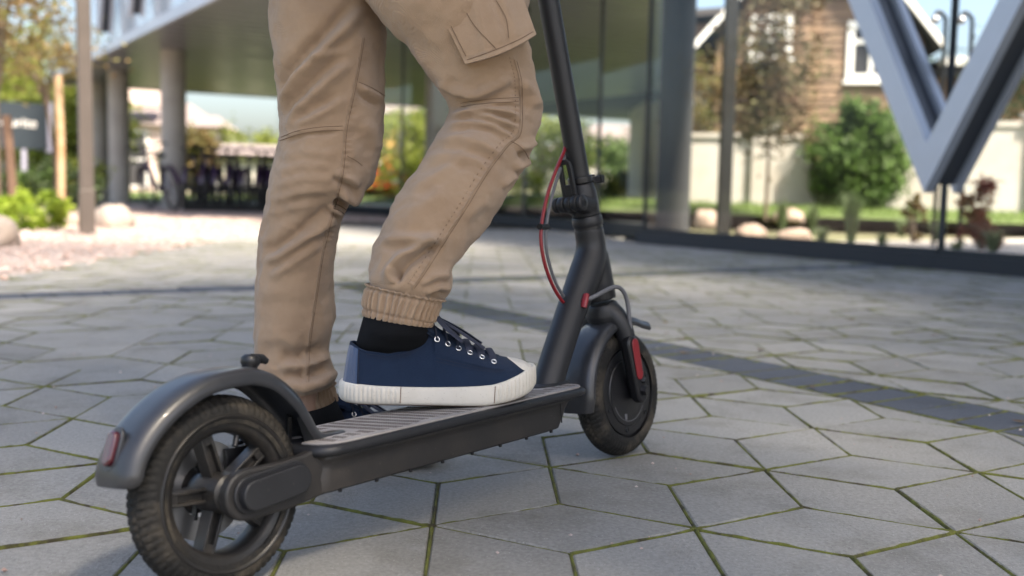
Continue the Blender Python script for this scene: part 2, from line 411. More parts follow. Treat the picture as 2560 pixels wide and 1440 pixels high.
for (a, b) in edges:
    a, b = np.array(a), np.array(b); c = (a + b) / 2; dist = c[1]
    if not seen(c) or dist > 8: continue
    if abs((c - B1C) @ B1N) < BW * 0.8 or abs((c - B2C) @ B2N) < BW * 0.8: continue
    dens = 0.95 if c[0] > 0.1 else 0.7
    far_ = 1.0 if dist < 3.2 else 1.5
    moss_strip(a, b, dens * (1 if random.random() < .85 else .5), 0.0050 * far_)
for C0, D0, N0, rng in ((B1C, B1D, B1N, range(-33, 34)), (B2C, B2D, B2N, range(-10, 20))):
    for k in rng:
        p = C0 + D0 * ((k + .5) * 0.101)
        if not seen(p) or not inside(p, PAVE): continue
        moss_strip(p - N0 * .1, p + N0 * .1, 0.8, 0.0035)
        for s in (-1, 1): moss_strip(p + N0 * .101 * s - D0 * .05, p + N0 * .101 * s + D0 * .05, 0.8, 0.0035)
mo = moss.build('moss', M_MOSS, pavement, smooth=180, fix=False); mo['kind'] = 'stuff'

# gravel bed at the side, under the overhang and in the garden
G1 = [(-2.26, 4.0), (-2.26, 6.2), (-2.2, 9.2), (-2.25, 12.95), (-0.05, 12.95), (-0.8, 15.5), (-2.8, 18.9), (-12, 22), (-14, 9), (-9, 3)]
gravel_bed = sheet('gravel_bed', G1, -0.006, M_GRAVELBED)
def pebbles(name, n, fn, smin, smax, m):
    b = MB(); base = np.array([(1, 0, 0), (-1, 0, 0), (0, 1, 0), (0, -1, 0), (0, 0, 1), (0, 0, -1)], float)
    F = [(0, 2, 4), (2, 1, 4), (1, 3, 4), (3, 0, 4), (2, 0, 5), (1, 2, 5), (3, 1, 5), (0, 3, 5)]
    V = []; FF = []
    for k in range(n):
        x, y, z = fn(); s = random.uniform(smin, smax); a = random.uniform(0, 6.28); ca, sa = math.cos(a), math.sin(a)
        w = base * np.array([s, s * random.uniform(.6, 1), s * random.uniform(.4, .8)]) * RNG.uniform(.8, 1.2, (6, 1))
        w = w @ np.array([[ca, sa, 0], [-sa, ca, 0], [0, 0, 1]]); V.append(w + np.array([x, y, z + s * .3])); FF += [tuple(i + 6 * k for i in f) for f in F]
    b.add(np.concatenate(V), FF); o = b.build(name, m, None, smooth=60, fix=False); o['kind'] = 'stuff'; return o
def g_pt():
    while True:
        x = random.uniform(-6.5, -2.2) if random.random() < .75 else random.uniform(-2.3, -.4); y = random.uniform(4.0, 15.5)
        if inside((x, y), G1): return x, y, -0.004
gv = pebbles('gravel', 9000, g_pt, 0.008, 0.024, M_PEBBLE)
crumb = pebbles('gravel_crumbs', 170, lambda: (lambda y: (random.uniform(-.5, .5) * y, y, 0.0005))(random.uniform(1.0, 4.2)), 0.0012, 0.0042, M_PEBBLE); tag(crumb, 'tiny pale gravel crumbs scattered over the paving', 'gravel', kind='stuff')
tag(gv, 'pale pink and white gravel covering the bed beside the paving', 'gravel', kind='stuff')

# ------------------------------------------------------------------ the electric scooter
SC_O, SC_A, LEAN = (-0.3114, 1.1374), R(51.392), R(6.86)      # it leans away, towards the rider's standing leg
WB = 0.8102
M_FRAME = mat('matt_graphite_paint', (0.0135, 0.014, 0.0165), 0.48, metal=0.05, var=0.15, scale=40, bump=0.00012, bscale=900, spec=0.5, rvar=0.06)
M_BODY = mat('dusty_graphite_paint', (0.021, 0.0195, 0.0192), 0.5, metal=0.1, var=0.2, scale=25, bump=0.00012, bscale=900, color2=(0.050, 0.042, 0.036), mixscale=7, mixlo=0.45, mixhi=0.8)
M_FENDER = mat('satin_fender_plastic', (0.022, 0.0235, 0.028), 0.36, var=0.12, scale=30, spec=0.6, coat=0.12, color2=(0.045, 0.043, 0.042), mixscale=9, mixlo=0.5, mixhi=0.85, rvar=0.07)
M_TYRE = mat('dusty_rubber', (0.0115, 0.0112, 0.0108), 0.72, var=0.3, scale=40, bump=0.0010, bscale=300, color2=(0.088, 0.074, 0.056), mixscale=14, mixlo=0.48, mixhi=0.72, spec=0.3)
M_RIM = mat('rim_paint', (0.019, 0.0178, 0.0172), 0.42, metal=0.05, var=0.2, scale=40, color2=(0.062, 0.051, 0.039), mixscale=16, mixlo=0.52, mixhi=0.8)
M_MAT = mat('deck_rubber', (0.255, 0.235, 0.225), 0.7, var=0.16, scale=60, bump=0.0003, bscale=800, color2=(0.31, 0.29, 0.275), mixscale=12)
M_SLOT = mat('deck_slot', (0.085, 0.072, 0.066), 0.9, var=0.1)
M_BLACK = mat('black_plastic', (0.008, 0.008, 0.0095), 0.4, var=0.15, scale=50, rvar=0.08)
M_RED = mat('red_plastic', (0.22, 0.009, 0.015), 0.42, var=0.1, scale=60, spec=0.6)
M_REDL = mat('red_lens', (0.060, 0.004, 0.010), 0.20, var=0.1, scale=120, spec=0.8, coat=0.6, rvar=0.03)
M_GREY = mat('grey_cable', (0.12, 0.12, 0.13), 0.5, var=0.1)
M_STEEL = mat('steel', (0.45, 0.45, 0.46), 0.3, metal=0.9, var=0.1)

for m_ in (M_FRAME, M_BODY, M_FENDER): specks(m_, 120, .13, .20, (0.11, 0.10, 0.09), .45)
specks(M_BODY, 45, .07, .25, (0.14, 0.125, 0.11), .4)
def L(s, t, z): return np.array([s, -t, z], float)       # along, towards the right-hand side, up
scooter = empty('electric_scooter', (SC_O[0], SC_O[1], 0.001), SC_A); scooter.rotation_euler = (-LEAN, 0, SC_A)
tag(scooter, 'dark grey electric kick scooter with red reflectors standing on the paving under the rider', 'scooter')

def tyre(parent, s0):
    na, nb = 384, 30; a = np.linspace(0, 2 * np.pi, na, endpoint=False)[:, None]; b = np.linspace(-np.pi * .60, np.pi * .60, nb)[None]
    deg = np.degrees(np.abs(b)); crown = 1 - np.clip((deg - 44) / 8, 0, 1)
    ph = a / (2 * np.pi) * 72
    zig = np.abs((((ph + 0.9 * np.abs(np.sin(b * 2))) % 1) - .5)) * 2
    groove = crown * ((zig < 0.34) | (np.abs(deg - 20) < 5)) * 0.0019
    lug = ((deg > 50) & (deg < 74)) * (((ph * 1.0 + .3) % 1) < 0.55) * 0.0008
    rt = 0.0238 + lug - groove
    rad = (0.108 - 0.0238) + rt * np.cos(b); lt = 0.0228 * np.sin(b) * (rt / 0.0238)
    P = np.stack([s0 + rad * np.cos(a), lt * np.ones_like(a), 0.108 + rad * np.sin(a)], -1)
    return part('tyre', M_TYRE, parent, lambda m: m.grid(P, cu=True), smooth=34)

# rear wheel: cast rim with six channelled spokes, brake disc on the far side
rw = empty('rear_wheel', (0, 0, 0), 0, scooter); tyre(rw, 0)
C = L(0, 0, .108)
rim = part('rim', M_RIM, rw, lambda m: m.lathe([(.0872, -.0195), (.0868, -.0232), (.0850, -.0246), (.0825, -.0238), (.0805, -.0195), (.0725, -.0178), (.0680, -.0155), (.0658, -.010), (.0658, .010), (.0680, .0155), (.0725, .0178), (.0805, .0195), (.0825, .0238), (.0850, .0246), (.0868, .0232), (.0872, .0195), (.079, .0)], C, (0, 1, 0), 96, closed=True), smooth=50)
part('valve', M_BLACK, rim, lambda m: m.tube([C + L(.064 * math.cos(1.15), .006, .064 * math.sin(1.15)), C + L(.052 * math.cos(1.15), .008, .052 * math.sin(1.15))], .0035, 10))
for k in range(5):
    an = R(104 + 72 * k); d = L(math.cos(an), 0, math.sin(an)); n = L(-math.sin(an), 0, math.cos(an))
    def sp(m):
        for s in (-1, 1): m.bar(C + d * .016 + n * .0066 * s, C + d * .0675 + n * .0060 * s, .020, .0036, up=n)
        m.bar(C + d * .016, C + d * .0675, .006, .0115, up=n)
        m.bar(C + d * .056, C + d * .0675, .018, .0115, up=n)
    part('spoke', M_RIM, rw, sp, bevel=0.0009)
part('hub', M_RIM, rw, lambda m: m.lathe([(.001, .044), (.012, .044), (.0135, .040), (.0135, .030), (.022, .024), (.0235, .012), (.0235, -.012), (.020, -.030), (.001, -.034)], C, (0, -1, 0), 32), bevel=0)
def disc(m):
    seg = 72
    m.lathe([(.030, -.0262), (.056, -.0262), (.056, -.0284), (.030, -.0284)], C, (0, -1, 0), seg, closed=True)
part('brake_disc', M_STEEL, rw, disc)
part('brake_carrier', M_BLACK, rw, lambda m: [m.bar(C + L(.012 * math.cos(q), -.0273, .012 * math.sin(q)), C + L(.034 * math.cos(q + .5), -.0273, .034 * math.sin(q + .5)), .003, .008, up=(0, 1, 0)) for q in np.arange(0, 6.28, 1.2566)])
part('brake_caliper', M_BLACK, scooter, lambda m: [m.box(C + L(.046, -.034, .026), (.034, .026, .030)), m.tube([C + L(.05, -.036, .04), C + L(.085, -.038, .048), C + L(.12, -.03, .045)], .003, 8)], bevel=.004)

# dropout arms, covers
armpoly = [(-.027, .108)] + [(.0275 * math.cos(R(q)), .108 + .0275 * math.sin(R(q))) for q in (165, 150, 130, 110, 92)] + [(.050, .1348), (.080, .1368), (.096, .1398), (.108, .1430), (.16, .1430), (.16, .0885), (.105, .0862), (.06, .0810)] + [(.0275 * math.cos(R(q)), .108 + .0275 * math.sin(R(q))) for q in (-88, -110, -130, -150, -165)]
for s in (1, -1):
    part('rear_arm', M_BODY, scooter, lambda m: m.prism(armpoly, lambda a, b, c: L(a, c * s, b), .038, .0525), bevel=.003, seg=3)
    cv = part('axle_cover', M_FRAME, scooter, lambda m: [m.prism(capsule((.002, .1085), (.064, .1135), .0205), lambda a, b, c: L(a, c * s, b), .0525, .056), m.prism(capsule((.003, .1085), (.063, .1135), .0165), lambda a, b, c: L(a, c * s, b), .056, .0665)], bevel=.0035, seg=4)

# deck
def outline(s0, s1, w, r0, r1, n=9, taper=0.0):
    P = []
    for (cs, ct, r, a0) in ((s0 + r0, -w + r0 + taper, r0, 180), (s1 - r1, -w + r1, r1, 270), (s1 - r1, w - r1, r1, 0), (s0 + r0, w - r0 - taper, r0, 90)):
        for k in range(n): q = R(a0 + 90 * k / (n - 1)); P.append((cs + r * math.cos(q), ct + r * math.sin(q)))
    return np.array(P)
def loft(m, levels, caps=True):
    rows = np.array([[L(a, b, z) for a, b in P] for P, z in levels]); n = rows.shape[1]; m.grid(rows, cv=True)
    if caps:
        b0 = m.n - rows.shape[0] * n; m.f.append(tuple(b0 + i for i in reversed(range(n)))); m.f.append(tuple(b0 + (rows.shape[0] - 1) * n + i for i in range(n)))
deck = part('deck', M_BODY, scooter, lambda m: loft(m, [
    (outline(.098, .566, .054, .02, .012), .0880), (outline(.096, .569, .0560, .02, .012), .0895), (outline(.096, .580, .0575, .02, .012), .105),
    (outline(.098, .588, .0565, .022, .012), .116), (outline(.098, .598, .0580, .024, .015), .124), (outline(.096, .612, .0660, .028, .03), .1300)]), smooth=45)
part('deck_rim', M_FRAME, scooter, lambda m: loft(m, [
    (outline(.100, .622, .0655, .03, .034), .1296), (outline(.094, .634, .0722, .03, .036), .1312), (outline(.092, .638, .0742, .03, .038), .1352), (outline(.093, .636, .0738, .03, .037), .1400),
    (outline(.096, .632, .0716, .03, .036), .1428), (outline(.10, .628, .068, .03, .034), .1436)]), smooth=60)
MATO = outline(.104, .627, .0695, .03, .035)
# the mat has a tongue-shaped notch at the rear for the fender and one in front for the neck tube
def mat_poly():
    P = [tuple(p) for p in outline(.104, .629, .0695, .034, .036, 9)]
    # split between the two front corners (index 17/18) and the two rear corners (35/0)
    front = [(.629, -.027), (.594, -.027), (.579, -.022), (.572, -.010), (.571, 0), (.572, .010), (.579, .022), (.594, .027), (.629, .027)]
    rear = [(.104, .0215), (.172, .0205), (.183, .013), (.187, 0), (.183, -.013), (.172, -.0205), (.104, -.0215)]
    return P[:18] + front + P[18:] + rear
def mat_fn(m): m.prism(mat_poly(), lambda a, b, c: L(a, b, c), .1431, .1460)
dm = part('deck_mat', M_MAT, scooter, mat_fn, bevel=.0008)
def slots(m):
    mp = mat_poly()
    for k, s in enumerate(np.arange(.122, .622, .0200)):
        for q in range(-16, 17):
            for off in (0, 1):
                t = q * .0041 + (.00205 if off else 0); ss = s + (.0062 if off else 0)
                edge = .058 - .006 * math.sin(k * .9)
                if abs(t) > edge or not inside((ss - .006, t), mp) or not inside((ss + .009, t), mp): continue
                if abs(t) < .03 and (ss > .56 or ss < .2): continue
                m.box(L(ss, t, .14615), (.0050, .0010, .0005))
part('grip_slots', M_SLOT, dm, slots, smooth=0, fix=False)['kind'] = 'stuff'
part('bottom_plate', M_BODY, scooter, lambda m: loft(m, [(outline(.105, .555, .048, .015, .012), .0855), (outline(.105, .555, .05, .015, .012), .0882)]), bevel=.001)
for s in np.linspace(.13, .545, 8):
    part('screw', M_BLACK, scooter, lambda m: m.lathe([(.0005, -.0036), (.0021, -.0036), (.0026, -.0024), (.0026, 0)], L(s, .0535, .0882), (0, 0, 1), 12), smooth=30)
part('charge_port_seam', M_BLACK, scooter, lambda m: m.box(L(.566, .0588, .116), (.0012, .0012, .04)), bevel=0)
part('brake_cable_end', M_BLACK, scooter, lambda m: [m.tube([L(.128, .010, .118), L(.129, .010, .132)], .0055, 12), m.box(L(.129, .010, .135), (.016, .016, .007))], bevel=.001)
part('brake_cable_sleeve', M_STEEL, scooter, lambda m: m.tube([L(.127, .012, .100), L(.128, .011, .130)], .0033, 12))

# rear fender with tongue resting on the deck, tail light, hook knob
def fender_surface(pts, hw, drop, thick=.0028, n=70, seg=15, wprof=None):
    P = spline(pts, n); T = np.gradient(P, axis=0); T /= np.linalg.norm(T, axis=1)[:, None]; Nn = np.stack([-T[:, 1], T[:, 0]], 1)
    if Nn[n // 2][1] < 0: Nn = -Nn
    u = np.linspace(-1, 1, seg); top, bot = [], []
    for i in range(n):
        w = hw * (wprof(i / (n - 1)) if wprof else 1); dp = drop * (wprof(i / (n - 1)) if wprof else 1)
        prof = np.cos(np.abs(u) ** 1.7 * np.pi / 2 * .94) * dp - dp
        lat_ = np.sin(np.clip(np.abs(u), 0, 1) * np.pi / 2 * .97) * np.sign(u) * w
        ctr = P[i][None] + Nn[i][None] * prof[:, None]
        cb = P[i][None] + Nn[i][None] * (prof[:, None] - thick * (1 - .25 * u[:, None] ** 2))
        top.append([L(c[0], t, c[1]) for c, t in zip(ctr, lat_)]); bot.append([L(c[0], t, c[1]) for c, t in zip(cb, lat_ * (1 - thick / hw))])
    return np.array(top), np.array(bot)
def fender_fn(pts, hw, drop, wprof=None, **k):
    top, bot = fender_surface(pts, hw, drop, wprof=wprof, **k)
    def fn(m):
        ring = np.concatenate([top, bot[:, ::-1]], 1); m.grid(ring, cv=True); n, q = ring.shape[:2]; b0 = m.n - n * q
        m.f.append(tuple(b0 + i for i in reversed(range(q)))); m.f.append(tuple(b0 + (n - 1) * q + i for i in range(q)))
    return fn
RF = [(-.1315, .140), (-.1285, .157), (-.1180, .179), (-.096, .2035), (-.064, .2255), (-.028, .2400), (.008, .2445), (.042, .2425), (.074, .2300), (.101, .2060), (.120, .1790), (.133, .1590), (.147, .1500), (.162, .1475), (.178, .1468), (.186, .1466)]
def rfw(t):
    a = np.clip(t / .06, 0, 1); tip = np.sqrt(1 - (1 - a) ** 2) * .25 + .75
    nar = 1 - .42 * np.clip((t - .60) / .25, 0, 1); end = 1 - .75 * np.clip((t - .95) / .05, 0, 1) ** 2
    return tip * nar * end
fender = part('rear_fender', M_FENDER, scooter, fender_fn(RF, .0365, .021, rfw, n=110, seg=19), smooth=70)
tl_c, tl_d, tl_n = np.array([-.1205, .1775]), unit((.35, .94)), unit((-.94, .35))
def tl_fn(a, b, c): q = tl_c + tl_d * a + tl_n * (c); return L(q[0], b, q[1])
tlp = part('tail_light', M_REDL, fender, lambda m: m.prism(capsule((-.0105, 0), (.0105, 0), .0078), tl_fn, -.001, .0065), bevel=.0022, seg=3)
part('light_gasket', M_FENDER, fender, lambda m: m.prism(capsule((-.012, 0), (.012, 0), .0115), tl_fn, -.004, .0008), bevel=.0012)
part('hook_knob', M_BLACK, fender, lambda m: [m.lathe([(.0005, .0165), (.008, .0160), (.0112, .0125), (.0112, .006), (.009, .003), (.009, 0)], L(.055, 0, .2385), (0.25, 0, 1), 20), m.tube([L(.059, 0, .2490), L(.074, 0, .2480), L(.080, 0, .2440)], [.0065, .0055, .004], 12)], smooth=60)
part('fender_bracket', M_BLACK, scooter, lambda m: [m.bar(L(.120, .02, .142), L(.116, .012, .175), .004, .012), m.bar(L(.120, -.02, .142), L(.116, -.012, .175), .004, .012)])

# neck tube and head casting
def axis(z): return L(.7566 - .181 * (z - .393), 0, z)
neck = part('neck', M_FRAME, scooter, lambda m: [m.tube(spline([L(.600, 0, .115), L(.620, 0, .1536), L(.656, 0, .2065), L(.693, 0, .2565), L(.736, 0, .3106), L(.7560, 0, .338), L(.7610, 0, .360), L(.7580, 0, .388)], 40), spline([[.0245], [.0245], [.0245], [.0248], [.0272], [.0272], [.0250], [.0245]], 40)[:, 0], 28),
    m.tube([axis(.268), axis(.29), axis(.32), axis(.345)], [.0262, .0265, .0262, .0255], 28)])
remesh(neck, .0022, 10)
part('neck_foot', M_FRAME, scooter, lambda m: loft(m, [(outline(.574, .655, .0275, .026, .024), .1420), (outline(.577, .653, .0265, .025, .023), .1470), (outline(.584, .650, .025, .024, .022), .150)]), smooth=60)
part('head_collar', M_FRAME, scooter, lambda m: m.tube([axis(.3915), axis(.3935), axis(.398), axis(.4065), axis(.4085)], [.0238, .0252, .0256, .0252, .0236], 36), smooth=50)
part('collar_gap', M_BLACK, scooter, lambda m: m.tube([axis(.387), axis(.393)], .0236, 32))
# folding joint
fold = part('folding_block', M_FRAME, scooter, lambda m: [m.tube([axis(.408), axis(.43), axis(.448), axis(.462)], [.0240, .0243, .0235, .0205], 28), m.tube([axis(.425) + L(.0, .012, 0), L(.7085, .012, .428)], [.016, .0125], 18), m.tube([axis(.425) + L(.0, -.012, 0), L(.7085, -.012, .428)], [.016, .0125], 18)])
remesh(fold, .002, 6)
PV = L(.7085, 0, .428)
for t0, t1, rr in ((.0215, .0285, .0128), (.0085, .0195, .0132), (-.0045, .0065, .0120), (-.0185, -.0065, .0132), (-.028, -.0205, .0128)):
    part('hinge_knuckle', M_FRAME, scooter, lambda m: m.lathe([(.0005, t0), (rr - .0012, t0), (rr, t0 + .0012), (rr, t1 - .0012), (rr - .0012, t1), (.0005, t1)], PV, (0, -1, 0), 28), smooth=50)
part('hinge_bolt', M_BLACK, scooter, lambda m: m.lathe([(.0035, .0283), (.0035, .0292), (.0066, .0292), (.0066, .0280)], PV, (0, -1, 0), 20))
def latch(m):
    # lever plate with a slot, lying along the stem behind it
    o = PV + L(.004, 0, .008); u = unit(L(-.19, 0, 1)); w = L(0, 1, 0); f = np.cross(u, w)
    def P(a, b, c): return o + w * a + u * b + unit(f) * c
    for s in (-1, 1): m.prism([(s * .0065, .0), (s * .0135, .0), (s * .0135, .050), (s * .0118, .060), (s * .0065, .0655), (s * .0045, .058)], P, -.003, .003)
    m.prism([(-.0068, -.002), (.0068, -.002), (.0068, .024), (-.0068, .024)], P, -.003, .003)
    m.prism([(-.0075, .0565), (.0075, .0565), (.0075, .0652), (-.0075, .0652)], P, -.0034, .0034)
part('latch_lever', M_FRAME, scooter, latch, bevel=.0012)
part('latch_strap', M_BLACK, scooter, lambda m: [m.tube([axis(.462), axis(.4635), axis(.4725), axis(.474)], [.0192, .0206, .0206, .0192], 28), m.bar(axis(.467) + L(.016, .010, 0), axis(.4685) + L(.037, .013, .0), .012, .010), m.bar(axis(.4685) + L(.034, .013, .0), axis(.4685) + L(.041, .0135, .0), .017, .013), m.bar(axis(.474) + L(.006, .004, 0), axis(.4755) + L(.027, .006, 0), .014, .003)], bevel=.0012)
stem = part('stem', M_FRAME, scooter, lambda m: m.tube([axis(.455), axis(.60), axis(.80), axis(1.08)], .0172, 36), smooth=60)
HB = axis(1.085)
part('handlebar', M_FRAME, scooter, lambda m: [m.tube([HB + L(-.03, t, .0 - .02 * abs(t) / .2) for t in (-.21, -.12, -.05, 0, .05, .12, .21)], .0125, 20), m.tube([axis(1.06), HB + L(-.012, 0, .02)], [.021, .024], 24)], smooth=60)
for s in (-1, 1): part('handle_grip', M_BLACK, scooter, lambda m: m.tube([HB + L(-.03, s * t, -.02 * t / .2) for t in (.10, .15, .215)], .0165, 20), smooth=60)
part('brake_lever', M_FRAME, scooter, lambda m: m.tube([HB + L(-.02, -.08, -.015), HB + L(.03, -.11, -.03), HB + L(.035, -.19, -.035)], .006, 10))
part('display_pod', M_BLACK, scooter, lambda m: m.box(HB + L(-.02, 0, .028), (.06, .05, .016)), bevel=.005)
part('headlight', M_BLACK, scooter, lambda m: m.lathe([(.001, .03), (.014, .03), (.016, .025), (.016, 0)], HB + L(-.01, 0, -.02), (1, 0, .1), 20))

# front wheel with hub motor
fw = empty('front_wheel', (0, 0, 0), 0, scooter); tyre(fw, WB)
CF = L(WB, 0, .108)
part('rim', M_RIM, fw, lambda m: m.lathe([(.0875, -.0190), (.0866, -.0225), (.0828, -.0215), (.0800, -.018), (.0800, .018), (.0828, .0215), (.0866, .0225), (.0875, .0190)], CF, (0, -1, 0), 96, closed=True), smooth=50)
mot = part('hub_motor', M_BLACK, fw, lambda m: m.lathe([(.001, -.028), (.018, -.028), (.030, -.0225), (.060, -.0205), (.070, -.0185), (.0735, -.0165), (.0805, -.016), (.0805, .016), (.0735, .0165), (.0722, .0195), (.0690, .0205), (.0575, .0205), (.0562, .0222), (.030, .0235), (.016, .027), (.001, .027)], CF, (0, -1, 0), 80), smooth=35)
for k in range(6):
    an = R(20 + 60 * k)
    part('motor_bolt', M_FRAME, mot, lambda m: m.lathe([(.0016, .0215), (.0016, .0222), (.0035, .0226), (.0042, .0205)], CF + L(.064 * math.cos(an), 0, .064 * math.sin(an)), (0, -1, 0), 14), smooth=30)
part('motor_label', M_GREY, mot, lambda m: m.box(CF + L(-.016, .0235, -.040), (.0075, .0006, .0095)), bevel=0)
part('motor_engraving', M_GREY, mot, lambda m: [m.box(CF + L(.049 * math.cos(q), .0224, .049 * math.sin(q)), (.0012, .0005, .0022), Matrix.Rotation(-q, 3, 'Y')) for q in np.arange(R(205), R(325), .045)], bevel=0, smooth=0)
# fork: crown over the wheel, two blades, covers with red reflectors
def fork_fn(m):
    m.tube([axis(.262), axis(.253), axis(.242), axis(.230)], [.0255, .0285, .0300, .0270], 26)
    for s in (1, -1):
        pts = [axis(.252) + L(0, .006 * s, 0), axis(.236) + L(.002, .022 * s, 0), axis(.212) + L(.003, .0335 * s, 0), axis(.175) + L(.002, .0375 * s, 0), axis(.14) + L(.001, .0380 * s, 0), L(WB, .038 * s, .108), L(WB + .001, .038 * s, .095)]
        m.tube(spline(pts, 24), spline([[.021], [.0195], [.0165], [.0135], [.0125], [.0125], [.0095]], 24)[:, 0], 18)
fork = part('fork', M_FRAME, scooter, fork_fn); remesh(fork, .002, 8)
for s in (1, -1):
    a_, b_ = axis(.190), L(WB, 0, .106)
    fc = part('fork_cover', M_BLACK, scooter, lambda m: m.prism(capsule((a_[0] - .004, a_[2]), (b_[0] - .002, b_[2]), .0155), lambda a, b, c: L(a, c * s, b), .036, .0525), bevel=.004, seg=3)
    part('reflector', M_RED, fc, lambda m: m.prism(capsule((a_[0] - .001, a_[2] + .001), (b_[0] - .010, b_[2] + .034), .0092), lambda a, b, c: L(a, c * s, b), .0520, .0542), bevel=.0009)
    part('axle_nut', M_BLACK, fc, lambda m: [m.tube([L(WB - .001, .050 * s, .112), L(WB, .0595 * s, .111)], [.0095, .0085], 6), m.tube([L(WB - .001, .05 * s, .128), L(WB - .001, .058 * s, .127)], [.006, .003], 12)])
# front fender
FF = [(WB + .130 * math.cos(R(q)), .108 + .130 * math.sin(R(q))) for q in np.linspace(188, 60, 18)]
FF[-1] = (FF[-1][0] + .005, FF[-1][1] + .003)
part('front_fender', M_FENDER, scooter, fender_fn(FF, .0335, .017, lambda t: 0.86 + .14 * min(1, t / .08), n=80, seg=17), smooth=70)
# cables
def sp_(px, py, t):      # photograph point on the plane t of the scooter
    D = np.array([math.cos(SC_A), math.sin(SC_A), 0]); N0 = np.array([D[1], -D[0], 0]); Zu = np.array([0, 0, 1.0]); o = np.array([SC_O[0], SC_O[1], 0.001])
    Nn, Zz = N0 * math.cos(LEAN) + Zu * math.sin(LEAN), -N0 * math.sin(LEAN) + Zu * math.cos(LEAN); d = ray(px, py)
    k = (o + Nn * t - CAMP) @ Nn / (d @ Nn); P = CAMP + d * k - o; return L(P @ D, t, P @ Zz)
red = [(1418, 345, -.012), (1410, 378, -.008), (1390, 425, 0), (1368, 490, .004), (1354, 560, .006), (1353, 610, .006), (1362, 660, .005), (1380, 710, .003), (1402, 748, .0), (1425, 770, -.004)]
part('red_cable', M_RED, scooter, lambda m: m.tube(spline([sp_(*p) for p in red], 50), .0029, 10), smooth=90)
gry = [(1424, 345, -.014), (1414, 385, -.012), (1398, 430, -.006), (1379, 495, -.002), (1366, 565, .001), (1365, 615, .001), (1374, 662, .0), (1390, 708, -.001), (1410, 742, -.004), (1430, 765, -.008)]
part('grey_cable', M_GREY, scooter, lambda m: m.tube(spline([sp_(*p) for p in gry], 50), .0026, 10), smooth=90)
part('cable_clip', M_BLACK, scooter, lambda m: m.tube([sp_(1349, 567, .008), sp_(1369, 567, .0)], .0048, 12))
gr = part('grommet', M_RED, scooter, lambda m: m.tube([sp_(1459, 769, .0262), sp_(1462, 752, .0268), sp_(1466, 736, .0264)], [.0052, .0062, .0052], 14, flat=.8), smooth=80)
blk = [(1468, 748, .0265), (1484, 742, .0335), (1505, 731, .0385), (1530, 719, .042), (1548, 719, .044), (1562, 735, .045), (1570, 765, .0455), (1574, 805, .0455), (1578, 850, .045), (1581, 868, .044)]
part('motor_cable', M_GREY, scooter, lambda m: m.tube(spline([sp_(*p) for p in blk], 60), spline([[.0038]] * 2 + [[.0036]] * 6 + [[.0040]] * 2, 60)[:, 0], 12), smooth=90)

# ------------------------------------------------------------------ the rider
def fabric(name, c, c2, wave, bump, rough=0.9, sheen=0.25):
    m = mat(name, c, rough, var=0.10, scale=9, color2=c2, mixscale=14, mixlo=0.42, mixhi=0.75, spec=0.2, sheen=sheen, rvar=0.03)
    N = m.node_tree.nodes; L_ = m.node_tree.links; b = N['Principled BSDF']
    tc = N.new('ShaderNodeTexCoord'); w = N.new('ShaderNodeTexWave'); w.inputs['Scale'].default_value = wave; w.inputs['Distortion'].default_value = 1.5
    w.inputs['Detail'].default_value = 2; w.bands_direction = 'DIAGONAL'; L_.new(tc.outputs['Object'], w.inputs['Vector'])
    n = N.new('ShaderNodeTexNoise'); n.inputs['Scale'].default_value = 700; L_.new(tc.outputs['Object'], n.inputs['Vector'])
    ad = N.new('ShaderNodeMath'); ad.operation = 'ADD'; L_.new(w.outputs[0], ad.inputs[0]); L_.new(n.outputs[0], ad.inputs[1])
    n4 = N.new('ShaderNodeTexNoise'); n4.inputs['Scale'].default_value = 38; n4.inputs['Detail'].default_value = 4; L_.new(tc.outputs['Object'], n4.inputs['Vector'])
    bp0 = N.new('ShaderNodeBump'); bp0.inputs['Distance'].default_value = 0.005; bp0.inputs['Strength'].default_value = .6; L_.new(n4.outputs[0], bp0.inputs['Height'])
    bp = N.new('ShaderNodeBump'); bp.inputs['Distance'].default_value = bump; L_.new(ad.outputs[0], bp.inputs['Height']); L_.new(bp0.outputs[0], bp.inputs['Normal']); L_.new(bp.outputs[0], b.inputs['Normal'])
    return m
M_KHAKI = fabric('khaki_cotton', (0.385, 0.262, 0.165), (0.320, 0.210, 0.128), 420, 0.0004)
M_STITCH = mat('khaki_stitching', (0.185, 0.120, 0.075), 0.9, var=0.15, scale=200)
M_SOCK = fabric('black_knit', (0.0065, 0.0070, 0.009), (0.009, 0.010, 0.013), 500, 0.0005, sheen=0.0)
M_NAVY = fabric('navy_canvas', (0.0085, 0.0205, 0.052), (0.012, 0.028, 0.066), 600, 0.0004, sheen=0.05)
M_NAVY2 = mat('blue_suede', (0.020, 0.048, 0.115), 0.95, var=0.35, scale=90, bump=.0008, bscale=600, sheen=0.4)
M_LACE = mat('navy_lace', (0.024, 0.028, 0.048), 0.9, var=0.25, scale=200, bump=.0005, bscale=900)
M_SOLE = mat('white_rubber', (0.60, 0.56, 0.49), 0.65, var=0.10, scale=60, color2=(0.47, 0.43, 0.36), mixscale=30, mixlo=0.50, mixhi=0.85, bump=.0002, bscale=700)
specks(M_SOLE, 380, .30, .30, (0.34, 0.30, 0.25), .5)
M_TREAD = mat('brown_outsole', (0.16, 0.10, 0.07), 0.8, var=0.2, scale=30)
M_EYELET = mat('eyelet_metal', (0.72, 0.72, 0.72), 0.25, metal=0.9, var=0.05)
M_SKIN = mat('skin', (0.45, 0.28, 0.20), 0.5, var=0.08, scale=20)
M_HAIR = mat('hair', (0.05, 0.03, 0.02), 0.6, var=0.3, scale=120, bump=.002, bscale=200)
M_JACKET = fabric('grey_jacket', (0.10, 0.11, 0.12), (0.08, 0.085, 0.10), 300, 0.0005)

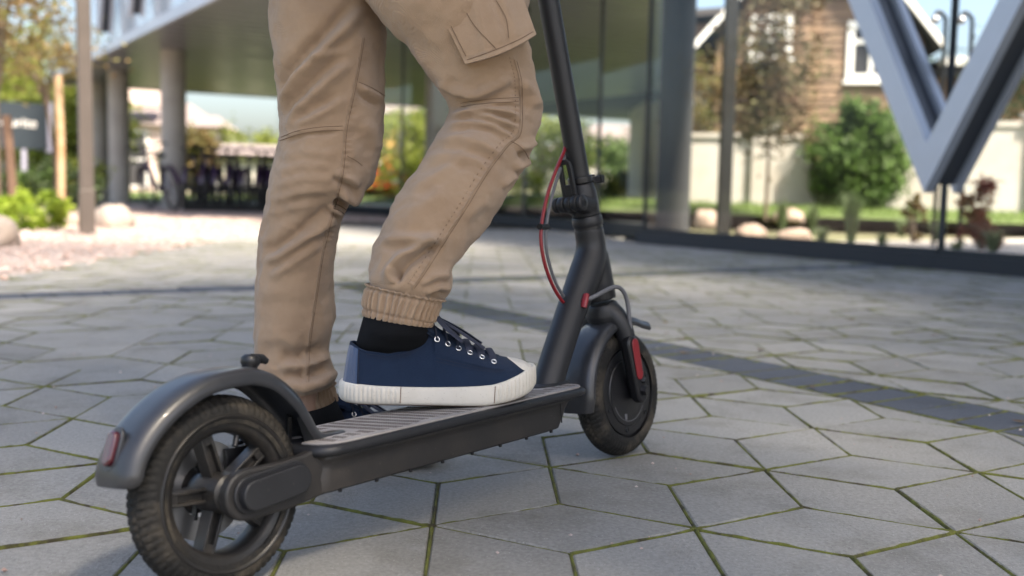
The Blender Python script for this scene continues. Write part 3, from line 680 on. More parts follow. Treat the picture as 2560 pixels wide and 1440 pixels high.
person = empty('person', (-0.17, 1.50, 0))
tag(person, 'rider in khaki cargo trousers, black socks and navy sneakers stepping onto the scooter', 'person')
def world_part(o):           # geometry was laid out in world space; keep it there under the person's base
    o.parent = person; o.matrix_parent_inverse = Matrix.Translation((0.17, -1.50, 0)); return o

def leg_grid(secs, nl, na, depth=0.95):
    S = spline(np.array(secs, float), nl); Lp, Rp = at(S[:, 0], S[:, 1], S[:, 4]), at(S[:, 2], S[:, 3], S[:, 4])
    C = (Lp + Rp) / 2; W = (Rp - Lp) / 2; T = np.gradient(C, axis=0); T /= np.linalg.norm(T, axis=1)[:, None]
    D = np.cross(T, W); D /= np.linalg.norm(D, axis=1)[:, None]; D *= np.sign((D @ np.array([0, -1, 0])))[:, None]   # towards the viewer's side
    r = np.linalg.norm(W, axis=1)[:, None] * (S[:, 5:6] if S.shape[1] > 5 else depth)
    A = np.linspace(0, 2 * np.pi, na, endpoint=False)
    P = C[:, None] + np.cos(A)[None, :, None] * W[:, None] + np.sin(A)[None, :, None] * (D * r)[:, None]
    return P
def grid_normals(P):
    du = np.gradient(P, axis=0); dv = (np.roll(P, -1, 1) - np.roll(P, 1, 1)); n = np.cross(du, dv); n /= np.linalg.norm(n, axis=2, keepdims=True) + 1e-12
    c = P.mean(axis=1, keepdims=True); s = np.sign(((P - c) * n).sum(2).mean()); return n * s
def seg_dist(Q, poly):
    poly = np.array(poly, float); best = np.full(len(Q), 1e9); sign = np.ones(len(Q)); par = np.zeros(len(Q)); tot = 0.0; along = np.zeros(len(Q))
    Ls = [np.linalg.norm(poly[i + 1] - poly[i]) for i in range(len(poly) - 1)]; full = sum(Ls)
    for i in range(len(poly) - 1):
        a, b = poly[i], poly[i + 1]; d = b - a; t = np.clip(((Q - a) @ d) / (d @ d), 0, 1); pr = a + t[:, None] * d; e = Q - pr; dd = np.hypot(e[:, 0], e[:, 1])
        m = dd < best; best[m] = dd[m]; sign[m] = np.sign(d[0] * e[m, 1] - d[1] * e[m, 0]); along[m] = (tot + t[m] * Ls[i])
        tot += Ls[i]
    return best * sign, along / full, along
def sstep(x, a, b): t = np.clip((x - a) / (b - a), 0, 1); return t * t * (3 - 2 * t)
def folds(P, F, seams=(), seed=0):
    """cloth folds: ridges and the hollows beside them, raised along the surface normal"""
    n = grid_normals(P); Q = proj(P).reshape(-1, 2); tocam = CAMP - P; tocam /= np.linalg.norm(tocam, axis=2, keepdims=True)
    face = sstep((n * tocam).sum(2), -0.15, 0.45).reshape(-1); disp = np.zeros(len(Q))
    for poly, amp, sig, hollow in F:
        amp *= 1.8
        d, t, _ = seg_dist(Q, poly); end = sstep(t, 0, .22) * (1 - sstep(t, .78, 1)) if amp > 0.0015 else np.ones(len(Q))
        s = d / sig; disp += face * amp * end * (np.exp(-s * s) - hollow * np.exp(-((s - 1.7) / 1.05) ** 2))
    for poly, side in seams:
        d, t, al = seg_dist(Q, poly); x = d * side
        disp += face * 0.0011 * np.sin(al * 2 * np.pi / 15.0 + 1.3 * np.sin(al * .05)) * sstep(x, -3, 3) * (1 - sstep(x, 14, 28))
        disp += face * 0.0013 * np.exp(-(d / 4.0) ** 2)
    PP = P.reshape(-1, 3); disp += (1 - face) * 0.003 * vnoise(PP * np.array([7, 7, 14]), seed + 3)
    disp += 0.0011 * vnoise(PP * np.array([9, 9, 16]), seed + 4) + 0.0005 * vnoise(PP * 34, seed + 9) - 0.0022 * np.abs(vnoise(PP * np.array([6, 6, 13]) + .3 * np.sin(PP[:, ::-1] * 40), seed + 12)) - 0.0012 * np.abs(vnoise(PP * np.array([15, 15, 26]), seed + 15))
    return P + n * disp.reshape(P.shape[:2])[..., None]

# --- right leg (foot on the deck), cuff upwards: left px, right px, distance, depth ratio
RL = [(921, 715, 1096, 762, 1.442, .95), (917, 693, 1126, 730, 1.444, .95), (929, 650, 1137, 672, 1.448, .9), (943, 605, 1164, 636, 1.454, .88), (968, 535, 1214, 566, 1.467, .86), (1008, 468, 1262, 508, 1.480, .86), (1052, 402, 1300, 444, 1.494, .86), (1092, 342, 1336, 372, 1.507, .88), (1112, 300, 1352, 305, 1.512, .9), (1114, 262, 1352, 250, 1.512, .92), (1085, 213, 1340, 188, 1.507, .92), (1030, 135, 1326, 112, 1.502, .9), (960, 65, 1322, 42, 1.502, .9), (900, -10, 1322, -40, 1.507, .9), (830, -100, 1300, -150, 1.522, .9), (760, -220, 1240, -270, 1.542, .85), (730, -330, 1180, -370, 1.562, .8), (720, -430, 1130, -450, 1.572, .6)]
RF_ = [([(1118, 258), (1180, 264), (1240, 258), (1300, 250)], .0016, 5, .9), ([(1112, 288), (1170, 281), (1230, 290), (1275, 310), (1305, 330)], .0050, 9, .9), ([(1116, 312), (1180, 302), (1235, 312), (1290, 345)], .0045, 9, .8),
       ([(1140, 272), (1220, 270), (1280, 283), (1312, 305)], .0045, 8, .9), ([(1150, 248), (1200, 236), (1250, 214), (1285, 190)], .0048, 13, .7), ([(1085, 205), (1140, 232), (1190, 240)], .004, 13, .8),
       ([(1290, 372), (1320, 366), (1346, 352)], .006, 11, 1.0), ([(1285, 425), (1310, 410), (1335, 398)], .006, 10, 1.0), ([(1255, 470), (1275, 452), (1300, 440)], .004, 9, .9),
       ([(1085, 355), (1150, 345), (1210, 362), (1265, 395)], .0036, 13, .7), ([(1055, 398), (1120, 385), (1185, 400), (1230, 415)], .0022, 13, .6), ([(1020, 480), (1080, 440), (1150, 400)], .0016, 12, .5),
       ([(945, 605), (1000, 596), (1060, 596), (1105, 600)], .0042, 12, .8), ([(958, 716), (975, 672), (1010, 638), (1070, 605), (1110, 590)], .0075, 12, 1.0), ([(985, 712), (977, 690), (985, 668)], .005, 7, 1.0), ([(1050, 715), (1090, 690), (1130, 690)], .004, 11, .8), ([(1060, 735), (1100, 718), (1130, 722)], .005, 10, .9),
       ([(1000, 560), (1060, 520), (1120, 470)], .002, 22, .5), ([(1160, 560), (1190, 520), (1230, 500)], .002, 16, .6), ([(1300, 200), (1335, 235), (1345, 275)], .004, 14, .8), ([(1000, 110), (1080, 180), (1130, 215)], .0028, 20, .5)]
R_SEAM = [(1286, 150), (1298, 200), (1300, 250), (1296, 330), (1262, 365), (1212, 432), (1165, 510), (1128, 568), (1090, 628), (1050, 690), (1030, 718)]
P_R = folds(leg_grid(RL, 240, 150), RF_, [(R_SEAM, 1)], 1)
# --- left leg (foot on the ground beyond the scooter)
LL = [(672, 990, 832, 966, 1.600, .95), (650, 958, 842, 940, 1.600, .95), (636, 915, 830, 916, 1.600, .92), (633, 870, 824, 880, 1.600, .9), (634, 800, 836, 802, 1.598, .9), (638, 700, 834, 710, 1.595, .9), (647, 605, 843, 616, 1.59, .9), (656, 545, 852, 566, 1.588, .9), (664, 492, 880, 512, 1.585, .9), (676, 440, 932, 462, 1.582, .9), (690, 392, 948, 402, 1.58, .9), (699, 340, 957, 345, 1.58, .9), (696, 270, 962, 270, 1.58, .88), (686, 180, 963, 172, 1.58, .88), (675, 90, 963, 85, 1.58, .88), (670, 0, 960, -5, 1.58, .86), (672, -110, 970, -120, 1.575, .85), (688, -230, 1000, -240, 1.57, .8), (710, -340, 1020, -350, 1.565, .75), (720, -440, 1020, -450, 1.56, .6)]
LF_ = [([(915, 10), (860, 72), (800, 132), (745, 188), (712, 240), (697, 300)], .0085, 16, .95), ([(885, 150), (845, 178), (795, 225), (745, 272), (706, 330)], .0062, 14, .85), ([(872, 238), (825, 270), (770, 300), (725, 318)], .0036, 11, .8), ([(880, 120), (820, 140), (765, 138)], .002, 9, .7),
       ([(702, 347), (760, 327), (858, 319)], .0014, 6, 1.3), ([(694, 395), (760, 378), (850, 388)], .0013, 13, .7), ([(684, 432), (755, 410), (850, 416)], .0017, 12, .8), ([(676, 468), (750, 445), (840, 448)], .0015, 12, .8), ([(668, 505), (740, 482), (830, 470)], .0022, 13, .8), ([(660, 540), (720, 520), (800, 510)], .0015, 12, .7),
       ([(855, 520), (815, 560), (755, 605), (700, 640), (645, 662)], .0062, 14, .9), ([(815, 600), (765, 636), (710, 672), (665, 698)], .0036, 12, .8), ([(845, 480), (880, 500), (925, 488)], .009, 14, 1.1), ([(820, 515), (850, 535), (872, 528)], .004, 7, 1.0),
       ([(895, 214), (930, 236), (964, 256)], .0048, 8, 1.0), ([(900, 300), (930, 330), (955, 380)], .003, 18, .6), ([(835, 428), (870, 446), (905, 470)], .004, 10, .9),
       ([(832, 884), (790, 905), (745, 918), (690, 916)], .0055, 14, .9), ([(838, 930), (800, 955), (760, 966), (700, 958)], .0065, 14, .8), ([(765, 880), (772, 915), (768, 955)], .003, 9, .8), ([(640, 850), (700, 845), (760, 870)], .002, 16, .6), ([(645, 735), (700, 728), (770, 742)], .0015, 18, .5)]
L_SEAM = [(905, 95), (893, 170), (880, 235), (862, 322), (856, 400), (848, 455), (826, 540), (802, 640), (790, 720), (778, 800), (768, 880), (766, 955)]
P_L = folds(leg_grid(LL, 260, 150), LF_, [(L_SEAM, -1)], 2)
tr = MB(); tr.grid(P_R, cv=True); tr.grid(P_L, cv=True)
trousers = world_part(tr.build('trousers', M_KHAKI, None, smooth=180)); trousers['label'] = 'khaki cotton cargo trousers with gathered cuffs'
BV = BVHTree.FromPolygons([tuple(v) for v in np.concatenate(tr.v)], tr.f)
def on_cloth(px, py, lift=0.0006):
    d = ray(px, py); d = d / np.linalg.norm(d); h = BV.ray_cast(Vector(CAMP), Vector(d))
    if h[0] is None: return None
    n = np.array(h[1]); n = n if n @ d < 0 else -n
    return np.array(h[0]) + n * lift
def sub(o, par): o.parent = par; o.matrix_parent_inverse = par.matrix_world.inverted() if False else Matrix(); return o
def seam_line(poly, n, r, lift, name='seam', m=None, stitch=False):
    P = spline(np.array(poly, float), n); pts = [on_cloth(a, b, lift) for a, b in P]; b = MB(); run = []
    def flush():
        if len(run) > 3:
            if stitch:
                for k in range(0, len(run) - 2, 3): b.tube([run[k], run[k + 1]], r, 6)
            else: b.tube(np.array(run), r, 8, flat=.6)
    for p in pts:
        if p is None or (run and np.linalg.norm(p - run[-1]) > .02): flush(); run = []
        if p is not None: run.append(p)
    flush()
    o = b.build(name, m or M_KHAKI, None, smooth=90); o.parent = trousers
    if name == 'stitching': o['kind'] = 'stuff'
    return o
seam_line(R_SEAM, 160, .0012, .0009); seam_line(L_SEAM, 180, .0012, .0009)
seam_line([(x + 6, y + 3) for x, y in R_SEAM], 160, .0007, .0003, 'stitching', M_STITCH); seam_line([(x - 12, y - 6) for x, y in R_SEAM], 160, .0006, .0002, 'stitching', M_STITCH, True); seam_line([(x + 6, y) for x, y in L_SEAM], 180, .0007, .0003, 'stitching', M_STITCH)
for poly in ([(1152, 258), (1200, 250), (1250, 246), (1296, 244)], [(1152, 267), (1200, 260), (1250, 256), (1296, 254)], [(703, 343), (745, 327), (800, 318), (857, 315)], [(700, 352), (745, 336), (800, 327), (857, 325)],
             [(896, 205), (930, 220), (962, 240)], [(1276, 352), (1305, 370), (1322, 398)], [(834, 510), (852, 516), (870, 528)], [(832, 520), (850, 528), (868, 540)], [(868, 390), (890, 402), (905, 414)]):
    seam_line(poly, 90, .0008, .0004, 'stitching', M_STITCH)

# gathered elastic cuffs
def cuff(secs, seed, npl):
    P = leg_grid(secs, 40, 260); n = grid_normals(P); a = np.linspace(0, 2 * np.pi, 260, endpoint=False)[None]; t = np.linspace(0, 1, 40)[:, None]
    g = np.sin(a * npl + 1.2 * np.sin(a * 7 + seed) + .5 * np.sin(t * 5 + a * 3)); g = np.sign(g) * np.abs(g) ** .7
    env = .35 + .65 * np.sin(np.pi * np.clip(t * 1.05, 0, 1)); amp = .0021 * env + .0008
    d = amp * g + .0016 * np.sin(np.pi * t) - .0030 * np.exp(-((t - .90) / .045) ** 2) - .0022 * np.exp(-((t - .22) / .05) ** 2) + .002 * np.exp(-((t - .97) / .04) ** 2)
    P = P + n * d[..., None]
    inner = P[:1].mean(axis=1, keepdims=True) + (P[:1] - P[:1].mean(axis=1, keepdims=True)) * .94
    b = MB(); b.grid(np.concatenate([inner + np.array([0, 0, .02]), inner, P]), cv=True)
    return world_part(b.build('cuff', M_KHAKI, None, smooth=180))
cuff([(909, 789, 1078, 818, 1.440, .95), (911, 760, 1086, 800, 1.441, .95), (915, 735, 1093, 778, 1.442, .95), (917, 708, 1112, 748, 1.443, .95)], 1, 34)
cuff([(693, 1060, 842, 1014, 1.632, .95), (684, 1035, 840, 1000, 1.632, .95), (676, 1008, 834, 984, 1.632, .95), (666, 978, 836, 958, 1.632, .95)], 2, 34)

# cargo pocket on the right thigh: bellows sides, hem, pleat, flap above
def pocket(m):
    nu, nv = 34, 34; C4 = [np.array(p, float) for p in ((1042, -90), (1163, 160), (1341, 86), (1268, -120))]   # TL, BL, BR, TR
    rows = []
    for i in range(nv):
        v = i / (nv - 1); row = []
        for j in range(nu):
            u = j / (nu - 1); p = (C4[0] * (1 - v) + C4[1] * v) * (1 - u) + (C4[3] * (1 - v) + C4[2] * v) * u
            p = p + np.array([6, 8]) * math.sin(math.pi * u) * v ** 3
            q = on_cloth(np.clip(p[0], 950, 1312), p[1], 0)
            Y = 1.404 + .09 * max(0, u - .5) ** 2 + .012 * (1 - u) ** 2 + .014 * (1 - v)
            lift = .0035 * math.exp(-((u - .30 - .25 * (1 - v)) / .05) ** 2) + .006 * math.exp(-((u - .74 - .05 * (1 - v)) / .07) ** 2) * (1 - .7 * v) - .005 * math.exp(-((u - .62 - .08 * (1 - v)) / .06) ** 2) * (1 - v * .6) + .002 * math.sin(9 * u + 5 * v) * v
            edge = -.0025 * math.exp(-((1 - v - .07) / .02) ** 2)
            Y -= lift + edge
            row.append(at(p[0], p[1], Y))
        rows.append(row)
    P = np.array(rows); back = P.copy(); c = P.mean(axis=(0, 1)); back = c + (P - c) * .97 + np.array([0, .028, 0]); 
    m.grid(P); m.grid(back[:, ::-1])
    for A_, B_ in ((P[-1], back[-1]), (P[:, 0], back[:, 0]), (P[:, -1], back[:, -1])):
        m.grid(np.array([A_, (A_ * .6 + B_ * .4) + (A_ - c) * .0, B_]))
pk = MB(); pocket(pk); pko = world_part(pk.build('cargo_pocket', M_KHAKI, None, smooth=60))
BVP = BVHTree.FromPolygons([tuple(v) for v in np.concatenate(pk.v)], pk.f); BV_legs = BV
def stitch_on(bv, poly, n, parent):
    global BV
    keep = BV; BV = bv; o = seam_line(poly, n, .0008, .0005, 'stitching', M_STITCH); o.parent = parent; BV = keep
stitch_on(BVP, [(1168, 150), (1230, 128), (1290, 103), (1332, 80)], 110, pko); stitch_on(BVP, [(1100, 5), (1135, 80), (1165, 140)], 90, pko)
stitch_on(BVP, [(1150, 0), (1185, 62), (1240, 122)], 90, pko); stitch_on(BVP, [(1240, 0), (1265, 45), (1272, 95)], 80, pko)

# socks and ankles
def sock(secs, name='sock'):
    P = leg_grid(secs, 30, 60); b = MB(); b.grid(P, cv=True); return world_part(b.build(name, M_SOCK, None, smooth=180))
sock([(915, 770, 1074, 800, 1.440, .95), (905, 805, 1072, 828, 1.440, .93), (895, 840, 1074, 846, 1.442, .62), (890, 868, 1074, 872, 1.446, .36), (896, 905, 1100, 905, 1.448, .28), (905, 940, 1120, 940, 1.450, .24)])
sock([(700, 1020, 838, 1000, 1.600, .95), (702, 1050, 846, 1018, 1.602, .92), (706, 1080, 862, 1050, 1.61, .6), (712, 1120, 880, 1100, 1.62, .36), (716, 1160, 900, 1140, 1.62, .26)])

# --- sneakers: built once in their own frame (heel at 0, toe at +x, ground at z = 0), used for both feet
SL = 0.270
def half_w(x):                                     # outline half width along the foot
    X = np.array([0, .006, .02, .05, .09, .13, .17, .20, .225, .245, .258, .266, .270]); W = np.array([.006, .020, .030, .0345, .0345, .0375, .0435, .0460, .0445, .0385, .0290, .0170, .004])
    return np.interp(x, X, W)
def bend(x): return 0.006 * math.sin(math.pi * x / SL) if False else -0.004 + 0.010 * (x / SL - .5) ** 2 * 4
xs = np.concatenate([SL * (1 - np.cos(np.linspace(0, np.pi, 70))) / 2])
def sole_outline(off=0.0, ribs=0.0):
    r = [(x, half_w(x) + bend(x)) for x in xs]; l = [(x, -half_w(x) + bend(x)) for x in xs[::-1]]
    P = np.array(r + l[1:-1]); n = 560; d = np.r_[0, np.cumsum(np.hypot(*np.diff(np.vstack([P, P[:1]]), axis=0).T))]; s = np.linspace(0, d[-1], n, endpoint=False)
    Pc = np.vstack([P, P[:1]]); Q = np.column_stack([np.interp(s, d, Pc[:, 0]), np.interp(s, d, Pc[:, 1])])
    for _ in range(4): Q = (np.roll(Q, 1, 0) + 2 * Q + np.roll(Q, -1, 0)) / 4
    T = np.roll(Q, -1, 0) - np.roll(Q, 1, 0); T /= np.linalg.norm(T, axis=1)[:, None]; Nn = np.column_stack([T[:, 1], -T[:, 0]])
    if ((Q - Q.mean(0)) * Nn).sum() < 0: Nn = -Nn
    mask = sstep(Q[:, 0], .206, .212) + (1 - sstep(Q[:, 0], .078, .084))
    rib = np.abs(np.sin(s * np.pi / .0062)) ** .8 * mask * ribs
    return Q + Nn * (off + rib)[:, None]
def spring(x): return .016 * np.clip((x - .185) / .085, 0, 1) ** 1.8          # the toe curls up
def top_z(x): return .0282 - .0035 * np.sin(np.pi * np.clip(x / .2, 0, 1)) + .010 * np.clip((x - .205) / .05, 0, 1) ** 1.3
def make_shoe():
    sh = empty('sneaker', (0, 0, 0), 0, person)
    def sole(m):
        rows = []
        for off, h, rb in ((-.006, 0.0, 0), (-.0012, .0, 0), (.0008, .0022, .0), (.0014, .006, .0017), (.0016, .014, .0019), (.0012, .022, .0019), (.0006, .0275, .0016), (.0, .0300, .0), (-.0022, .0305, 0), (-.006, .029, 0)):
            Q = sole_outline(off, rb) ; x = Q[:, 0]; z = spring(x) * (1 - .25 * h / .03) + (h / .0305) * top_z(x); rows.append(np.column_stack([Q, z]))
        rows = np.array(rows); m.grid(rows, cv=True); n = rows.shape[1]; b0 = m.n - rows.shape[0] * n
        for k in range(n // 2 - 1): m.f.append((b0 + k, b0 + k + 1, b0 + n - 2 - k, b0 + n - 1 - k))
    so = part('sole', M_SOLE, sh, sole, smooth=60)
    part('outsole', M_TREAD, so, lambda m: m.grid(np.array([np.column_stack([sole_outline(-.003), spring(sole_outline(-.003)[:, 0]) - .0006]), np.column_stack([sole_outline(-.004), spring(sole_outline(-.004)[:, 0]) - .0015]), np.column_stack([sole_outline(-.020), spring(sole_outline(-.020)[:, 0]) - .0015])]), cv=True), smooth=60)
    def foxing_seams(m):
        for Q_, xx in ((sole_outline(.0022), .0815), (sole_outline(.0022), .2085)):
            for sg in (1, -1):
                i = int(np.argmin(np.hypot(Q_[:, 0] - xx, Q_[:, 1] - sg * half_w(xx)))); p = Q_[i]; m.tube([(p[0], p[1], spring(p[0]) + .003), (p[0] + .001, p[1] - .0006 * sg, spring(p[0]) + .026)], .0006, 6)
    part('foxing_seam', M_TREAD, so, foxing_seams)
    # upper: wall rising from the sole to the top line (heel and ankle) or over the ridge (vamp, toe)
    def ridge(x): return np.interp(x, [.0, .10, .118, .135, .16, .19, .21, .23, .245, .256, .264, .27], [.1, .112, .106, .0965, .0835, .0700, .0630, .0585, .0555, .0525, .0480, .041])
    def topline(x): return np.interp(x, [0, .01, .035, .065, .090, .110, .124, .13], [.0790, .0785, .0700, .0665, .0720, .0865, .0985, .101])
    def curve(x, side, inner):
        Q = half_w(x) - .0025; z0 = top_z(x) - .003 + spring(x) * .75
        if x < .128:
            w1 = np.interp(x, [0, .012, .03, .08, .105, .128], [.004, .017, .0215, .0220, .0195, .012]); hz = topline(x); xo = .010 * (1 - sstep(x, 0, .03))
        else: w1, hz, xo = 0.0 if x > .16 else .012 * (1 - (x - .128) / .032), ridge(x), 0
        n = 22; a = np.linspace(0, np.pi / 2, n); pts = []
        for q in a:
            e = np.sin(q) ** 1.0
            if x < .128: y = w1 + (Q - w1) * np.cos(q) ** .85; z = z0 + (hz - z0) * (e ** 1.15 * .65 + .35 * q / (np.pi / 2)); xx = x + xo * (q / (np.pi / 2))
            else:
                k = sstep(x, .128, .20); y = w1 + (Q - w1) * np.cos(q) ** (.85 - .25 * k); z = z0 + (hz - z0) * np.sin(q) ** (1.05 - .1 * k); xx = x
            pts.append((xx, side * y + bend(x), z))
        return pts
    xu = np.concatenate([np.linspace(.0025, .03, 12, endpoint=False), np.linspace(.03, .25, 60, endpoint=False), np.linspace(.25, .268, 10)])
    def upper(m, lo=0, hi=1, off=0):
        for s in (1, -1): m.grid(np.array([curve(x, s, 0) for x in xu]))
        m.grid(np.array([curve(.0025, 1, 0), [((.0006) + c[0], bend(0), c[2]) for c in curve(.0025, 1, 0)], curve(.0025, -1, 0)]))
    up = part('upper', M_NAVY, sh, upper, smooth=75)
    def patch(m, xa, xb, qa, qb, off, cut=None):
        for s in (1, -1):
            rows = []; i0, i1 = int(qa * 21), int(qb * 21)
            for f in np.linspace(0, 1, 26):
                # the front edge may slant back towards the top of the foot
                c = np.array([curve(xa + (xb - xa) * f + (cut or 0) * (1 - i / 21) * (1 - f), s, 0)[i] for i in range(i0, i1 + 1)]); x = xa + (xb - xa) * f; ctr = np.array([x, bend(x), .045]); d = c - ctr; d[:, 0] *= .3; d /= np.linalg.norm(d, axis=1)[:, None]; c += d * off; rows.append(c)
            m.grid(np.array(rows))
    part('toe_cap', M_SOLE, sh, lambda m: patch(m, .231, .2688, 0, 1, .0012, .026), smooth=80)
    part('heel_strip', M_NAVY2, sh, lambda m: [patch(m, .0025, .0225, 0, 1, .0012)], smooth=80)
    part('eyelet_facing', M_NAVY, sh, lambda m: patch(m, .128, .222, .45, .93, .0012), smooth=80)
    # top line binding
    def bind(m):
        t = np.concatenate([np.linspace(.126, .004, 40), ]); r = [np.array(curve(x, 1, 0)[-1]) for x in t]; l = [np.array(curve(x, -1, 0)[-1]) for x in t[::-1]]
        m.tube(np.array(r + l), .0019, 8)
    part('collar_binding', M_NAVY, sh, bind, smooth=90)
    def tongue(m):
        rows = []
        for x, hw in ((.205, .010), (.18, .014), (.155, .018), (.135, .022), (.118, .024), (.106, .023), (.101, .017)):
            z = ridge(x) + (.004 if x > .13 else .0075) - .0; rows.append([(x - .10 * 0, y * hw + bend(x), z - .012 * y * y) for y in np.linspace(-1, 1, 9)])
        A_ = np.array(rows); m.grid(A_); m.grid(A_ - np.array([.001, 0, .004]))
    part('tongue', M_NAVY, sh, tongue, smooth=90)
    ex = [.130, .145, .160, .1755, .192, .2085]
    def epos(x, s, q=.80, lift=.0022):
        c = np.array(curve(x, s, 0)); i = int(q * 21); p = c[i]; t1 = c[i + 1] - c[i - 1]; c2 = np.array(curve(x + .004, s, 0))[i]; n = np.cross(c2 - p, t1); n = unit(n); n = n if n[2] > 0 else -n; return p + n * lift, n
    for x in ex:
        for s in (1, -1):
            p, n = epos(x, s, .62 if x > .2 else .68)
            part('eyelet', M_EYELET, sh, lambda m: m.lathe([(.0024, .0), (.0026, .0010), (.0034, .0012), (.0042, .0008), (.0044, 0)], p, n, 18, closed=True), smooth=80)
    def ribbon(m, pts, w=.0050, th=.0015, n=24): P = spline(pts, n); m.tube(P, w, 10, flat=th / w, up=None)
    def laces(m):
        for k, x in enumerate(ex):
            a, na = epos(x, 1, .62 if x > .2 else .68, .0025); b_, nb_ = epos(x, -1, .62 if x > .2 else .68, .0025); top = (a + b_) / 2; top = np.array([x - .004, bend(x), ridge(x) + .0085])
            ribbon(m, [a - na * .003, a * .7 + top * .3 + np.array([0, 0, .003]), top, b_ * .7 + top * .3 + np.array([0, 0, .003]), b_ - nb_ * .003])
        kz = np.array([.121, bend(.12), ridge(.121) + .0125]); m.ball(kz, (.007, .007, .0052), 12, 8)
        for s in (1, -1):                                     # loops and tails of the bow
            ribbon(m, [kz, kz + np.array([.004, s * -.012, .006]), kz + np.array([.022, s * -.028, -.012]), kz + np.array([.042, s * -.033, -.028]), kz + np.array([.032, s * -.026, -.019]), kz + np.array([.012, s * -.012, -.002]), kz], .0055, .0016, 40)
            ribbon(m, [kz, kz + np.array([.016, s * -.010, -.004]), kz + np.array([.045, s * -.022, -.020]), kz + np.array([.075, s * -.024, -.040])], .0048, .0016, 30)
    part('laces', M_LACE, sh, laces, smooth=80)
    def stitches(m):
        for s in (1, -1):
            for q, xa, xb in ((.86, .034, .118), (.80, .036, .112), (.42, .13, .226), (.36, .13, .224)):
                P = [np.array(curve(x, s, 0)[int(q * 21)]) + np.array([0, s * .0008, .0008]) for x in np.linspace(xa, xb, 60)]
                for k in range(0, 58, 2): m.tube([P[k], P[k + 1]], .00045, 5)
            P = [np.array(c) + np.array([.0, s * .0014, .0]) for c in curve(.0240, s, 0)]
            for k in range(0, 20, 1): m.tube([P[k], P[k] * .4 + P[k + 1] * .6], .0006, 5)
    part('stitching', M_LACE, sh, stitches)['kind'] = 'stuff'
    return sh
shoe = make_shoe()
PINV = Matrix.Translation((0.17, -1.50, 0))
def place(o, x, y, z, rz, pitch=0.0, roll=0.0):
    o.matrix_parent_inverse = PINV; o.rotation_euler = (roll, pitch, rz); o.location = (x, y, z)
place(shoe, -0.234, 1.443, 0.1535, R(6.8))
shoe2 = copy_tree(shoe); shoe2.parent = person
shoe2.scale = (1, -1, 1); place(shoe2, -0.375, 1.615, 0.0025, R(17)); shoe2.scale = (1, -1, 1)

# --- body under the clothes (one continuous skinned figure), jacket, hair; mostly above the picture
hipc = at(850, -420, 1.55); hip_r, hip_l = at(960, -360, 1.52), at(800, -350, 1.565)
kn_r, kn_l = at(1235, 300, 1.48), at(830, 420, 1.58); an_r, an_l = np.array([-.170, 1.446, .24]), np.array([-.315, 1.605, .085])
chest = hipc + np.array([.03, .06, .46]); neckp = chest + np.array([.015, .02, .15]); head = neckp + np.array([.02, .03, .13])
Wm = Matrix.Translation((SC_O[0], SC_O[1], 0)) @ Matrix.Rotation(SC_A, 4, 'Z') @ Matrix.Rotation(-LEAN, 4, 'X')
hand = {s: np.array(Wm @ Vector(HB + L(-.03, s * .16, -.004))) for s in (1, -1)}
shd = {1: chest + np.array([.16, -.07, .09]), -1: chest + np.array([-.12, .15, .09])}
cR, cL = P_R.mean(axis=1), P_L.mean(axis=1)
V_ = [hipc, chest - np.array([0, 0, .22]), chest, neckp, head - np.array([0, 0, .02]), head + np.array([.004, .004, .10])]; Rd = [.13, .12, .135, .055, .075, .07]
E_ = [(0, 1), (1, 2), (2, 3), (3, 4), (4, 5)]
for c_, an in ((cR, an_r), (cL, an_l)):
    k0 = len(V_); m_ = len(c_); V_ += [c_[int(m_ * .88)], c_[int(m_ * .72)], c_[int(m_ * .52)], c_[int(m_ * .28)], c_[4], an, an + np.array([.05, .01, -.03])]
    Rd += [.060, .050, .040, .038, .030, .026, .020]; E_ += [(0, k0)] + [(k0 + q, k0 + q + 1) for q in range(6)]
for s in (1, -1):
    elb = (shd[s] + hand[s]) / 2 + np.array([.05 * s, -.05 * s, -.08]); wr = hand[s] + unit(elb - hand[s]) * .085
    k = len(V_); V_ += [shd[s], elb, wr, hand[s] + unit(elb - hand[s]) * .03 + np.array([0, 0, .012])]; Rd += [.06, .042, .028, .03]; E_ += [(2, k), (k, k + 1), (k + 1, k + 2), (k + 2, k + 3)]
    fwd = np.array([math.cos(SC_A), math.sin(SC_A), 0]); side = np.array([math.sin(SC_A), -math.cos(SC_A), 0]) * s
    for q, off in enumerate((-.03, -.010, .010, .03)):                    # fingers curl over the grip
        b0 = V_[k + 3] + side * off; kk = len(V_); ln = (.9, 1.0, .95, .8)[q]
        V_ += [b0 + fwd * .035 * ln + np.array([0, 0, .012]), b0 + fwd * .055 * ln + np.array([0, 0, -.008]), b0 + fwd * .040 * ln + np.array([0, 0, -.030])]; Rd += [.010, .009, .008]; E_ += [(k + 3, kk), (kk, kk + 1), (kk + 1, kk + 2)]
    kk = len(V_); V_ += [V_[k + 3] + side * -.045 + fwd * .005 + np.array([0, 0, -.012]), V_[k + 3] + side * -.05 + fwd * .035 + np.array([0, 0, -.03])]; Rd += [.012, .010]; E_ += [(k + 3, kk), (kk, kk + 1)]
me = bpy.data.meshes.new('body'); me.from_pydata([tuple(v - np.array([-.17, 1.50, 0])) for v in V_], E_, []); me.materials.append(M_SKIN)
body = bpy.data.objects.new('body', me); link(body, person); body.modifiers.new('skin', 'SKIN')
for i, r_ in enumerate(Rd): me.skin_vertices[0].data[i].radius = (r_, r_)
me.skin_vertices[0].data[0].use_root = True
ss = body.modifiers.new('subdivision', 'SUBSURF'); ss.levels = 1; ss.render_levels = 2
